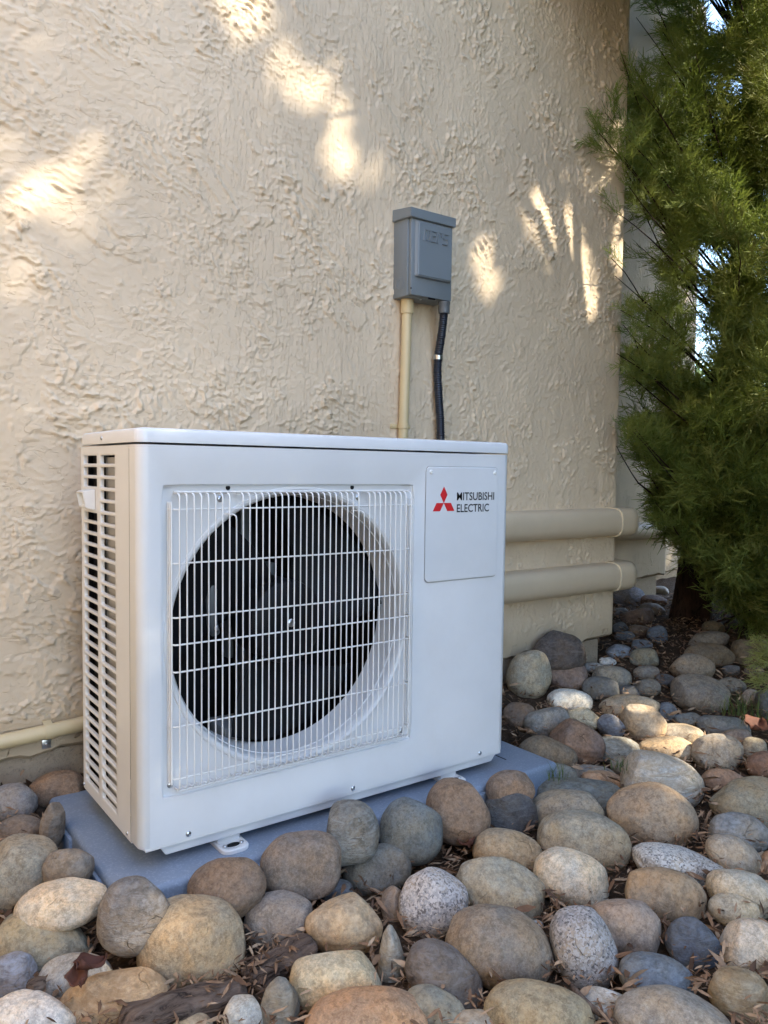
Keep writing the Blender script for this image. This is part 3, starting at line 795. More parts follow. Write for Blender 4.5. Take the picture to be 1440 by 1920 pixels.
# beige conduit
root = empty('beige_conduit', (.859, YW, .40))
tag(root, 'beige painted conduit pipe running from the grey box down behind the unit', 'pipe')
tube('pipe', [(.863, YW-.022, 1.045), (.8605, YW-.021, .87), (.857, YW-.020, .70), (.855, YW-.020, .30)], .0134, M['pvc'], root, 16)
lathe_obj('coupling', [(.0134, -.036), (.0165, -.036), (.0168, -.030), (.0168, 0), (.0134, .001)], (.863, YW-.022, 1.0515), (0, 0, 1), M['pvc'], root, 20)
cl = box('pipe_clamp', (.826, YW-.006, .7165), (.892, YW-.0005, .7285), M['pvc'], root, .0015)
lathe_obj('clamp_band', [(.0134, -.006), (.0155, -.006), (.0155, .006), (.0134, .006)], (.8575, YW-.0203, .7225), (0, 0, 1), M['pvc'], root, 18)
screw('clamp_screw', (.831, YW-.006, .7225), (0, -1, 0), .0035, M['pvc'], root)
# black flexible conduit
root = empty('black_conduit', (.975, YW, .40))
tag(root, 'black ribbed flexible conduit hanging from the grey box to the unit', 'conduit')
pts = np.array([(.955, YW-.062, 1.045), (.956, YW-.061, 1.02), (.962, YW-.045, .965), (.969, YW-.024, .915), (.971, YW-.020, .87), (.974, YW-.024, .80), (.976, YW-.030, .74), (.977, YW-.031, .68), (.977, YW-.030, .40)])
tt = np.linspace(0, len(pts)-1, 260); fine_ = np.stack([np.interp(tt, range(len(pts)), pts[:, i]) for i in range(3)], 1)
ker = np.ones(25)/25
for i in range(3):
    pad_ = np.pad(fine_[:, i], 12, mode='edge'); fine_[:, i] = np.convolve(pad_, ker, 'valid')
tube('ribbed_tube', fine_, .0112+.0006*np.sign(np.sin(np.arange(260)*math.pi/1.5)), M['conduit'], root, 12)
lathe_obj('connector', [(.0112, -.030), (.0150, -.030), (.0155, -.024), (.0155, -.008), (.0165, -.006), (.0165, 0), (.005, .0005)], (.955, YW-.062, 1.0515), (0, 0, 1), M['motor'], root, 12)
lathe_obj('clamp_ring', [(.0122, -.0062), (.0136, -.0062), (.0136, .0062), (.0122, .0062)], (.9692, YW-.0235, .912), (0, 0, 1), M['zinc'], root, 20)
box('clamp_tab', (.980, YW-.010, .9065), (.991, YW-.0005, .9175), M['zinc'], root, .001)

# small pipe low on the wall at the left
root = empty('low_pipe', (0, YW, .07))
tag(root, 'thin beige pipe strapped low along the stucco wall, left of the unit', 'pipe')
zz = lambda x: .0735+.055*(x+.04)
tube('pipe', [(x, YW-.017, zz(x)) for x in (-1.2, -.6, -.3, -.115, .03, .2)], .0150, M['pvc'], root, 16)
xs_ = -.030
arc = [(xs_, YW-.0015, zz(xs_)+.034), (xs_, YW-.0015, zz(xs_)+.019)]+[(xs_, YW-.017-.0162*math.sin(a), zz(xs_)+.0162*math.cos(a)) for a in np.linspace(.15, math.pi-.15, 9)]+[(xs_, YW-.0015, zz(xs_)-.019), (xs_, YW-.0015, zz(xs_)-.037)]
v = []; f = []
for (x, y, z) in arc: v += [(x-.0085, y, z), (x+.0085, y, z), (x+.0085, y+.0014, z), (x-.0085, y+.0014, z)]
for i in range(len(arc)-1):
    for k in range(4): f.append((4*i+k, 4*i+(k+1) % 4, 4*i+4+(k+1) % 4, 4*i+4+k))
f += [(0, 1, 2, 3), tuple(4*(len(arc)-1)+k for k in (3, 2, 1, 0))]
keep_world(mesh('strap', v, f, M['pvc'], None, True, 40), root)
o = box('strap_tab', (xs_-.0088, YW-.0032, zz(xs_)-.039), (xs_+.0088, YW-.0012, zz(xs_)-.0205), M['zinc'], root, .0008); o['label'] = 'bare zinc lower tab of the strap'
screw('strap_screw', (xs_, YW-.003, zz(xs_)-.030), (0, -1, 0), .0042, M['zinc'], root)
screw('strap_screw', (xs_, YW-.0015, zz(xs_)+.028), (0, -1, 0), .0042, M['pvc'], root)

# ------------------------------------------------------------------ line-set ducts
def duct_profile(h, d):
    """outline in (out from wall, up)"""
    p = [(0, -h/2), (d*.30, -h/2)]
    for k in range(1, 12):
        a = -math.pi/2+math.pi*k/12; p.append((d*.42+d*.58*math.cos(a)**.75 if math.cos(a) > 0 else d*.42, (h/2)*math.copysign(abs(math.sin(a))**.8, math.sin(a))))
    p += [(d*.30, h/2), (0, h/2)]
    return p
def sweep(name, path, prof, mat, root, grow=0.0):
    """path: (x, y, z, outward normal angle)"""
    v = []; n = len(prof); f = []
    for (x, y, z, nx_, ny_) in path:
        for (o_, up) in prof: v.append((x+nx_*(o_+(grow if o_ > 0 else 0)), y+ny_*(o_+(grow if o_ > 0 else 0)), z+up+math.copysign(grow, up)))
    for i in range(len(path)-1):
        for k in range(n-1): f.append((i*n+k, (i+1)*n+k, (i+1)*n+k+1, i*n+k+1))
    f += [tuple(range(n)), tuple((len(path)-1)*n+k for k in range(n-1, -1, -1))]
    return keep_world(mesh(name, v, f, mat, None, True, 45), root)
def wall_duct(z, label, h=.090, d=.070):
    root = empty('line_cover', (XW, YW, z)); tag(root, label, 'duct', 'pipe covers along the near wall')
    pr = duct_profile(h, d); e = .001
    sweep('straight_cover', [(x, YW-e, z, 0, -1) for x in (.50, 1.0, XW-.045)], pr, M['duct'], root)
    el = [(XW-.060, YW-e, z, 0, -1), (XW-.01, YW-e, z, 0, -1)]
    for k in range(0, 9):
        a = math.radians(90*k/8); el.append((XW-.004, YW+.004, z, math.sin(a)*1.0, -math.cos(a)))
    el = el[:2]+[(XW-.006+.006*math.sin(math.radians(90*k/8)), YW+.006-.006*math.cos(math.radians(90*k/8))-e, z, math.sin(math.radians(90*k/8)), -math.cos(math.radians(90*k/8))) for k in range(9)]
    el += [(XW+e, YW+.06, z, 1, 0)]
    sweep('corner_elbow', el, pr, M['duct'], root, .0025)
    sweep('seam', [(XW-.064, YW-e, z, 0, -1), (XW-.0605, YW-e, z, 0, -1)], pr, M['duct_line'], root, .0032)
    sweep('return_cover', [(XW+e, YW+.055, z, 1, 0), (XW+e, 1.195, z, 1, 0)], pr, M['duct'], root)
wall_duct(.445, 'upper of the two beige pipe covers wrapping the near wall corner')
wall_duct(.265, 'lower of the two beige pipe covers wrapping the near wall corner')
root = empty('line_cover', (2.6, YF, .32)); tag(root, 'beige pipe cover along the recessed wall behind the near corner', 'duct')
pr = duct_profile(.082, .065)
sweep('straight_cover', [(XW+.01, YF-.001, .322, 0, -1), (3.09, YF-.001, .322, 0, -1)], pr, M['duct'], root)
sweep('coupling_cover', [(3.07, YF-.001, .322, 0, -1), (3.145, YF-.001, .322, 0, -1)], pr, M['duct'], root, .004)
sweep('end_elbow', [(3.14, YF-.001, .322, 0, -1)]+[(3.16+.006*math.sin(math.radians(90*k/6)), YF-.001, .322, math.sin(math.radians(90*k/6)), -math.cos(math.radians(90*k/6))) for k in range(7)]+[(3.168, YF+.3, .322, 1, 0)], pr, M['duct'], root, .002)
# ------------------------------------------------------------------ river rocks
# photo position of the centre, half sizes, tilt, kind, angularity, colour, label.  Each is put on the ground where its ray meets it.
ROCKS = [
 # left of the pad
 (24,1506,46,36,0,'speck',0,(122,122,126),'blue-grey cobble at the left edge below the foundation'),
 (108,1480,52,34,0,'speck',0,(140,108,74),'rusty brown rock wedged between wall foundation and pad corner'),
 (35,1554,47,26,0,'plain',.3,(128,108,86),'low brown rock between the blue-grey and the large olive rock, left edge'),
 (98,1552,22,46,8,'slate',.5,(118,106,90),'narrow upright pointed rock beside the left edge of the pad'),
 (134,1578,29,25,0,'plain',.3,(124,106,76),'small brown rock touching the left side of the pad'),
 (38,1640,70,70,0,'speck',0,(146,136,112),'large round olive-grey boulder at the left edge'),
 (130,1627,45,40,0,'plain',.2,(126,118,108),'grey-brown rock just below the small brown one left of the pad'),
 (113,1697,88,42,-9,'speck',0,(198,178,144),'long pale cream rock left of the pad front corner'),
 (80,1769,94,54,2,'plain',.5,(140,130,100),'blocky olive-green rock under the long pale cream rock'),
 (250,1716,66,72,18,'slate',.1,(122,116,110),'upright slate-grey boulder leaning at the front corner of the pad'),
 (361,1772,102,80,6,'speck',0,(172,146,100),'largest ochre-tan boulder in front of the pad corner'),
 (425,1667,76,58,-16,'speck',.2,(128,104,80),'brown teardrop boulder against the pad below the left foot'),
 (140,1832,70,40,-6,'speck',.1,(158,154,144),'light grey rock under the russet leaf'),
 (216,1868,107,48,-9,'band',.3,(190,158,110),'tan layered rock with rust-orange bands near the bottom left'),
 (22,1834,48,46,0,'slate',.2,(124,128,142),'blue and purple streaked rock at the left edge near the bottom'),
 (52,1912,92,46,6,'speck',0,(204,196,184),'whitish black-flecked rock in the bottom left corner'),
 (347,1926,54,24,0,'plain',0,(176,150,104),'ochre rock just cut off at the bottom beside the bark'),
 (456,1908,40,38,0,'speck',.2,(188,180,160),'cream chipped rock at the bottom edge right of the bark log'),
 (525,1890,38,56,6,'slate',.4,(130,124,108),'grey-olive pointed slab standing at the bottom edge'),
 # in front of the pad, middle
 (566,1621,78,60,-8,'speck',0,(132,116,100),'big brown-grey boulder against the pad front between the feet'),
 (661,1562,52,58,0,'slate',.45,(118,118,112),'peaked dark grey rock leaning on the pad front'),
 (772,1558,62,60,6,'speck',0,(110,116,114),'round blue-grey boulder at the pad front'),
 (858,1521,63,60,0,'speck',.1,(132,108,84),'round brown boulder in front of the right foot'),
 (707,1629,67,44,-10,'speck',0,(112,112,106),'dark grey oval rock under the peaked rock'),
 (630,1674,34,20,0,'plain',0,(104,112,122),'small half-buried blue pebble between brown-grey and tan rocks'),
 (523,1727,66,52,-8,'speck',.1,(140,128,116),'grey and brown mottled rock right of the ochre boulder'),
 (645,1737,76,58,6,'plain',.6,(186,156,108),'angular tan block with a flat left face, middle foreground'),
 (813,1696,68,66,0,'granite',0,(168,162,158),'white and black speckled granite cobble'),
 (738,1704,24,40,-8,'plain',.4,(146,126,106),'thin brown slab behind the speckled granite cobble'),
 (630,1840,90,58,5,'speck',.1,(196,174,124),'yellow-cream boulder in the bottom middle'),
 (735,1800,27,68,4,'slate',.6,(150,144,128),'thin upright slate with a yellow edge, bottom middle'),
 (836,1832,84,50,28,'slate',.1,(112,102,94),'dark brown-grey oval rock tilted down to the right'),
 (938,1780,107,72,16,'speck',0,(138,122,100),'large brown rock with fine dark specks, bottom centre right'),
 (686,1916,120,52,0,'speck',.1,(186,136,76),'wide orange boulder cut by the bottom edge'),
 (818,1898,64,40,12,'plain',.2,(140,134,112),'grey-olive rock right of the orange boulder at the bottom'),
 (895,1926,56,26,0,'plain',0,(170,152,122),'pale tan rock cut by the bottom edge beside the olive one'),
 (1012,1906,108,56,6,'speck',.1,(164,144,98),'wide olive-tan boulder at the bottom right of centre'),
 # right foreground
 (951,1602,68,44,12,'speck',.1,(164,140,98),'golden tan rock below the charcoal rock'),
 (942,1671,92,54,24,'speck',.1,(164,152,122),'pale olive flecked oval rock right of the granite cobble'),
 (1075,1649,78,52,16,'speck',0,(206,188,154),'smooth cream-white oval rock in the right foreground'),
 (1092,1577,88,56,12,'speck',.1,(154,142,114),'large olive-grey oval rock behind the cream-white one'),
 (1062,1524,72,42,-4,'speck',0,(148,136,112),'tan-grey rock half hidden behind the large olive-grey oval'),
 (1223,1528,86,62,12,'speck',.15,(166,138,100),'big brown-tan boulder with a scar across it'),
 (955,1528,54,46,-20,'slate',.2,(84,82,82),'charcoal black rock at the right end of the pad front'),
 (957,1478,48,34,0,'speck',.1,(140,112,84),'brown rock touching the pad front at its right end'),
 (1090,1494,86,30,4,'slate',.2,(108,112,106),'long flat grey-green rock behind the tan-grey one'),
 (1243,1465,78,50,14,'band',.1,(190,184,170),'whitish grey rock with curved rings on its right end'),
 (1408,1506,74,48,6,'speck',.2,(150,138,106),'large olive rock with a pitted hollow at the right edge'),
 (1357,1464,46,24,6,'plain',.1,(176,132,88),'orange oval rock right of the ringed whitish rock'),
 (1346,1411,51,36,4,'speck',0,(166,152,130),'smooth round grey-tan boulder behind the orange oval'),
 (1432,1437,34,28,0,'plain',.2,(136,98,72),'reddish brown rock at the right edge by the round boulder'),
 (1386,1563,58,38,10,'slate',.1,(128,130,130),'blue-grey mottled rock under the pitted olive rock'),
 (1375,1605,56,36,26,'speck',.2,(160,148,128),'grey-tan wedge rock in front of the blue-grey mottled one'),
 (1276,1622,92,31,12,'granite',.2,(170,168,162),'long white black-flecked rock below the scarred boulder'),
 (1249,1678,80,50,12,'plain',.2,(160,134,96),'tan rock with grey stains below the long white one'),
 (1392,1674,68,42,16,'speck',0,(186,172,142),'pale smooth oval rock at the right edge'),
 (1376,1706,50,30,0,'speck',0,(178,166,136),'smaller pale rock tucked under the pale smooth oval'),
 (1172,1738,74,58,26,'speck',.1,(160,136,114),'pinkish brown oval rock right of the grey egg-shaped one'),
 (1095,1781,60,78,-16,'granite',0,(146,142,140),'grey egg-shaped rock in the lower right foreground'),
 (1300,1769,50,48,20,'slate',.3,(82,94,112),'dark blue rock framed by dry leaves'),
 (1233,1836,78,40,14,'slate',.2,(104,116,128),'blue slate rock with white flecks below the pinkish one'),
 (1136,1882,42,32,16,'slate',.4,(170,168,160),'small whitish chipped rock beside the dead twig'),
 (1006,1735,13,10,0,'plain',.2,(190,200,206),'tiny white pebble among dry leaves'),
 (1406,1777,58,52,0,'speck',.1,(196,180,154),'cream rounded rock at the right edge'),
 (1392,1868,68,48,18,'band',.4,(160,142,104),'olive layered rock with ridges, bottom right corner'),
 (1265,1916,118,50,6,'speck',.1,(158,146,126),'wide grey-tan boulder at the bottom right edge'),
 (1444,1622,18,28,0,'plain',.1,(160,120,80),'sliver of brown rock cut by the right edge'),
 # behind the pad on the right
 (992,1267,43,52,14,'speck',.1,(170,156,124),'tall mottled boulder standing at the wall right of the unit'),
 (1044,1221,54,40,6,'slate',.4,(92,80,72),'dark brown-black rock against the wall foot'),
 (1062,1266,39,33,6,'plain',.1,(128,106,94),'purple-brown rock beside the tall mottled boulder'),
 (1069,1315,44,23,6,'speck',.1,(206,202,188),'white rock catching sun below the purple-brown one'),
 (1094,1347,35,21,14,'speck',0,(190,172,130),'cream-yellow rock under the sunlit white one'),
 (1026,1356,46,29,-14,'speck',.1,(146,140,130),'grey rock left of the cream-yellow one'),
 (974,1341,34,25,0,'plain',.2,(126,100,76),'brown rock beside the right edge of the unit'),
 (1080,1393,56,42,14,'plain',.6,(138,108,84),'large angular reddish brown rock'),
 (1026,1413,58,31,10,'speck',.1,(132,112,82),'tan rock behind the right end of the pad'),
 (1179,1323,58,21,-8,'speck',.1,(184,160,120),'long flat tan rock lying in sunlight'),
 (1205,1359,42,38,14,'plain',.45,(176,152,116),'round tan rock with a chipped face in sunlight'),
 (1277,1379,45,21,0,'speck',.1,(180,158,120),'low tan rock right of the chipped one'),
 (1252,1405,56,23,-4,'speck',.2,(186,156,108),'golden rock half in a curved shadow'),
 (1157,1407,50,26,6,'slate',.2,(140,138,124),'grey banded rock left of the golden one'),
 (1168,1434,26,18,0,'plain',.2,(150,140,120),'small grey-tan rock above the ringed whitish rock'),
 (1113,1453,44,18,4,'plain',.1,(136,132,124),'flat grey rock behind the orange-tan low one'),
 (1132,1464,43,18,3,'plain',.1,(178,142,104),'orange-tan low rock above the long grey-green one'),
 (1040,1459,46,28,0,'slate',.1,(116,120,114),'grey-green rock with grass growing over it'),
 (1318,1303,56,36,6,'speck',.3,(132,124,112),'big grey slab in the shade beside the grass'),
 (1358,1364,52,22,6,'slate',.2,(118,120,118),'flat blue-grey rock in the shade at right'),
 (1298,1252,43,27,6,'speck',.1,(142,128,106),'round grey-brown rock in the tree shade'),
 (1330,1229,48,24,6,'speck',.2,(118,102,76),'long brown rock behind the round grey-brown one'),
 (1328,1201,41,17,-8,'plain',.1,(120,112,98),'flat oblong rock under the juniper'),
 (1338,1178,22,15,0,'plain',.2,(126,112,82),'small rock farthest under the juniper foliage'),
 (1397,1226,25,29,0,'plain',.1,(112,96,66),'upright brown rock under the juniper at right'),
 (1208,1234,29,19,0,'speck',.1,(130,126,104),'greenish grey rock in front of the juniper trunk'),
 (1161,1223,26,16,0,'slate',.2,(120,130,146),'bluish rock near the wall corner'),
 (1211,1262,25,14,-4,'plain',.1,(130,122,110),'small grey rock below the greenish grey one'),
 (1246,1276,21,13,0,'plain',.2,(98,98,100),'small dark rock left of the round grey-brown one'),
 (1213,1289,26,17,0,'plain',.2,(124,118,106),'grey rock above the long flat sunlit one'),
 (1147,1270,38,22,8,'speck',.1,(138,132,118),'flat grey rock beyond the purple-brown one'),
 (1126,1293,36,25,6,'plain',.2,(106,104,98),'dull dark grey rock left of the sunlit tan rocks'),
 (1180,1300,22,15,0,'slate',.4,(88,88,88),'small charcoal rock behind the long flat sunlit one'),
 (1146,1362,27,22,20,'slate',.2,(110,114,126),'slate-blue rock left of the chipped sunlit one'),
 (1250,1335,19,18,0,'slate',.3,(110,116,124),'small blue-grey rock right of the long flat sunlit one'),
 (1290,1349,28,13,0,'plain',.1,(124,122,114),'thin flat grey rock above the low tan one'),
 (1381,1385,30,18,0,'plain',.1,(164,138,110),'tan rock peeking out behind the smooth round boulder'),
 (1414,1406,26,24,0,'speck',.1,(174,156,122),'pale tan rock right of the smooth round boulder'),
 (1441,1324,24,33,0,'slate',.2,(98,98,96),'dark grey rock at the right edge by the grass'),
 (1409,1309,20,17,12,'plain',.1,(168,148,124),'small tan rock behind the grass tuft'),
 (1370,1286,30,16,4,'plain',.2,(124,120,110),'flat shaded rock behind the big grey slab'),
 (1200,1184,24,13,0,'plain',.1,(116,94,74),'reddish brown rock beyond the wall corner'),
 (1233,1191,21,19,0,'slate',.2,(92,104,120),'small round blue rock at the foot of the trunk'),
 (1203,1210,21,11,0,'slate',.2,(104,112,124),'flat blue-grey rock below the round blue one'),
 (1171,1194,20,11,0,'slate',.2,(100,108,120),'flat slate rock just past the wall corner'),
 (1422,1214,22,17,0,'plain',.1,(120,104,72),'brown rock at the right edge under the juniper'),
 (1371,1257,17,11,0,'plain',.2,(104,98,92),'small dark rock between the shaded round and upright rocks'),
 (1414,1260,19,12,0,'plain',.1,(108,92,82),'small brown rock below the upright one'),
 (1115,1252,20,10,0,'plain',.2,(156,154,146),'flat light grey stone against the foundation'),
 (1140,1240,17,8,0,'plain',.5,(196,200,204),'white stone chip at the foot of the wall corner'),
 (1178,1119,31,21,4,'slate',.1,(118,122,146),'violet-blue boulder behind the wall corner'),
 (1224,1127,27,12,0,'plain',.1,(124,98,80),'flat brown rock behind the violet-blue boulder'),
 (1239,1107,16,9,14,'plain',.1,(170,164,158),'pale stone at the recessed wall foundation'),
 (1195,1156,32,17,-4,'plain',.1,(116,90,72),'brown rock in the shade below the violet-blue boulder'),
 (1221,1144,27,14,4,'plain',.1,(112,100,90),'flat grey-brown rock left of the trunk'),
 (1164,1150,17,11,0,'plain',.1,(108,104,100),'small grey rock against the hidden side of the corner'),
 (1163,1179,16,14,0,'slate',.3,(84,86,92),'small dark rock low at the wall corner'),
 (1206,1110,17,9,0,'plain',.1,(126,102,84),'small brown rock at the recessed wall'),
]
ROCK_GAIN = 1.12
def ico(n):
    bm = bmesh.new(); bmesh.ops.create_icosphere(bm, subdivisions=n, radius=1.0)
    v = np.array([p.co[:] for p in bm.verts]); f = np.array([[w.index for w in q.verts] for q in bm.faces]); bm.free(); return v, f
ICO5, ICO4 = ico(6), ico(5)
def rock_shape(seed, ang, big):
    r = np.random.default_rng(seed); d, f = ICO5 if big else ICO4
    n = r.uniform(2.0, 2.5)
    rad = 1/(np.sum(np.abs(d)**n, 1)**(1/n))
    p = d*rad[:, None]
    def lumps(q, k, m):
        s = 0
        for _ in range(m):
            w = r.normal(size=3); w /= np.linalg.norm(w); s = s+np.sin(q@(w*k*r.uniform(.7, 1.3))+r.uniform(0, 6.3))
        return s/math.sqrt(m)
    scale = 1+(.065+.06*ang)*lumps(d, 1.8, 4)+(.024+.022*ang)*lumps(d, 4.0, 6)+.0085*lumps(d, 9, 8)+.0045*lumps(d, 20, 10)+.0022*lumps(d, 38, 10)
    p = p*scale[:, None]
    # worn flats: soft planar cuts
    for _ in range(int(3+6*ang)):
        w = r.normal(size=3); w[2] = abs(w[2])*.8; w /= np.linalg.norm(w)
        c = r.uniform(.74, .93)-.20*ang*r.uniform(.3, 1); h = p@w; over = np.maximum(h-c, 0)
        soft = over-over*(.25+.10*(1-ang))
        p = p-w*soft[:, None]
    # small chips
    for _ in range(7+int(8*ang)):
        w = r.normal(size=3); w /= np.linalg.norm(w); c = d@w
        c0 = r.uniform(.90, .985); dent = np.clip((c-c0)/(1-c0), 0, 1)**1.1; p = p*(1-.055*r.uniform(.3, 1)*(1-c0)*14*dent)[:, None]
    p -= (p.max(0)+p.min(0))/2
    return p/np.abs(p).max(0), f
seen = set(); rock_info = []
for i, (cx, cy, a, b_, tilt, kind, ang, col, label) in enumerate(ROCKS):
    assert label not in seen, label
    seen.add(label)
    # settle on the ground
    Z = 2.0
    for _ in range(60):
        rb = b_*Z/FPX; ra = a*Z/FPX; P = depth(cx, cy, Z)
        want = float(ground_z(P[0], P[1]))+.62*min(rb, 1.1*ra)
        d = ray(cx, cy); Zn = (want-CAM[2])/d[2]; Z = .6*Z+.4*float(np.clip(Zn, .5, 6))
    P = depth(cx, cy, Z); ra = a*Z/FPX; rb = b_*Z/FPX; rd = .5*(ra+rb)*.86
    # never into the pad: slide along the line of sight until clear of its front or side
    for _ in range(70):
        inx = px0-.006 < P[0]+0 < px1 and P[1] < .2
        if inx and P[1]+.90*rb > py0-.006: Z -= .006
        elif P[0] < XW+.02 and P[1]+.75*rd > YW: Z -= .006
        elif P[0] < px0 and P[1] > -.1 and P[0]+.92*ra > px0-.006: Z -= .006
        else: break
        P = depth(cx, cy, Z); ra = a*Z/FPX; rb = b_*Z/FPX; rd = .5*(ra+rb)*.86
    sh, f = rock_shape(100+i, ang, a*b_ > 6500)
    t_ = math.radians(tilt)
    ex_ = _r*math.cos(t_)-_u*math.sin(t_); eu = _r*math.sin(t_)+_u*math.cos(t_)
    v = .97*(sh[:, :1]*ex_*ra+sh[:, 1:2]*_f*rd+sh[:, 2:]*eu*rb)
    o = fast_mesh('river_rock', v, f, M['rock_'+kind], None, True); o.location = tuple(P)
    c = s2l(col)*ROCK_GAIN*np.array([1.04, 1.0, .95]); lum = c@np.array([.3, .55, .15]); c = lum+(c-lum)*(.58 if c[2] > c[0] else .64); o.color = (c[0], c[1], c[2], 1)
    tag(o, label, 'rock', 'river rocks around the pad')
    rock_info.append((P, ra, rb, rd))

# ------------------------------------------------------------------ bark, twig, dead leaves
def rough_log(name, p0, p1, r0, r1, label, cat, mat, seed, flat=.6, n=24, m=26):
    r = np.random.default_rng(seed); p0 = np.array(p0); p1 = np.array(p1)
    T = (p1-p0)/np.linalg.norm(p1-p0); N = np.cross(T, [0, 0, 1.0]); N /= np.linalg.norm(N); B = np.cross(N, T)
    v = []; f = []; ph = r.uniform(0, 6, 5)
    for i in range(m):
        s_ = i/(m-1); rr = (r0+(r1-r0)*s_)*(1-.55*max(0, abs(s_-.5)*2-.86)/.14)
        for k in range(n):
            a = 2*math.pi*k/n; g = 1+.10*math.sin(5*a+ph[0]+2*math.sin(6*s_+ph[1]))+.07*math.sin(9*a+ph[2]+5*s_)+.05*math.sin(23*s_+ph[3]+a)+r.uniform(-.025, .025)
            v.append(p0+(p1-p0)*s_+N*rr*g*math.cos(a)+B*rr*g*flat*math.sin(a)+np.array([0, 0, .006*math.sin(4*s_+ph[4])]))
    for i in range(m-1):
        for k in range(n): f.append((i*n+k, i*n+(k+1) % n, (i+1)*n+(k+1) % n, (i+1)*n+k))
    f += [tuple(range(n-1, -1, -1)), tuple((m-1)*n+k for k in range(n))]
    c_ = (p0+p1)/2; o = mesh(name, np.array(v)-c_, f, mat, None, True, 50); o.location = tuple(c_); return tag(o, label, cat)
gz = lambda px, py, h: at(px, py, 2, h)
rough_log('bark_log', gz(225, 1936, -.098), gz(458, 1846, -.098), .030, .026, 'weathered bark log lying along the bottom left of the picture', 'log', M['log'], 3)
rough_log('bark_log', gz(462, 1832, -.100), gz(585, 1772, -.100), .028, .024, 'shorter bark piece between the ochre boulder and the tan block', 'log', M['log'], 4)
rough_log('bark_chunk', gz(69, 1866, -.085), gz(69, 1826, -.060), .012, .011, 'small brown bark chunk beside the streaked rock, bottom left', 'bark', M['log'], 5, 1.0, 14, 8)
pt = [gz(x, y, -.095+h) for x, y, h in ((1072, 1848, .01), (1090, 1872, .014), (1112, 1892, .012), (1148, 1916, .004))]
o = tube('twig', pt, [.004, .0048, .0045, .003], M['log'], None, 8); tag(o, 'dead grey twig lying beside the small whitish chipped rock', 'twig')
pt = [gz(x, y, -.085) for x, y in ((962, 1720), (1010, 1762), (1050, 1822))]
o = tube('twig', pt, [.0018, .0022, .0016], M['log'], None, 6); tag(o, 'thin brown twig curving above the large fine-specked brown rock', 'twig')

def tint_attr(o, vals):
    at_ = o.data.attributes.new('tint', 'FLOAT', 'POINT'); at_.data.foreach_set('value', np.ascontiguousarray(vals, np.float32))
def leaf_blob(name, c, L, Wd, yaw, curl, label, mat, seed):
    r = np.random.default_rng(seed); nu, nv = 11, 7; v = []; f = []
    for i in range(nu):
        u = i/(nu-1); w = Wd*math.sin(math.pi*min(1, .04+u*.96))**.7*(1+.12*math.sin(14*u))
        for k in range(nv):
            q = (k/(nv-1)-.5)*2
            v.append(((u-.5)*L, q*w/2, curl*(q*q*.6+(u-.5)**2*1.4)*L*.5+.004*math.sin(7*u+4*q)))
    for i in range(nu-1):
        for k in range(nv-1): f.append((i*nv+k, (i+1)*nv+k, (i+1)*nv+k+1, i*nv+k+1))
    o = mesh(name, v, f, mat, None, True); o.location = tuple(c); o.rotation_euler = (r.uniform(-.4, .4), r.uniform(-.4, .4), yaw)
    md = o.modifiers.new('thickness', 'SOLIDIFY'); md.thickness = .0012
    tint_attr(o, np.full(len(v), r.uniform(0, 1))); return tag(o, label, 'leaf')
leaf_blob('dead_leaf', gz(168, 1812, -.045), .050, .036, .5, .5, 'curled russet leaf lying on the light grey rock at left', M['dead'], 1)
leaf_blob('dead_leaf', gz(146, 1834, -.050), .036, .026, 1.5, .6, 'smaller russet leaf just below the curled one at left', M['dead'], 2)
leaf_blob('dead_leaf', gz(876, 1574, -.072), .055, .036, 1.0, .7, 'crumpled russet leaf under the round brown boulder', M['dead'], 3)
leaf_blob('dead_leaf', gz(1414, 1362, -.02), .075, .055, .2, .5, 'russet leaf among the shaded rocks at the right edge', M['dead'], 4)
leaf_blob('dead_leaf', gz(984, 1372, -.045), .060, .050, .9, .3, 'pale brown leaf lying beside the right edge of the unit', M['litter'], 5)

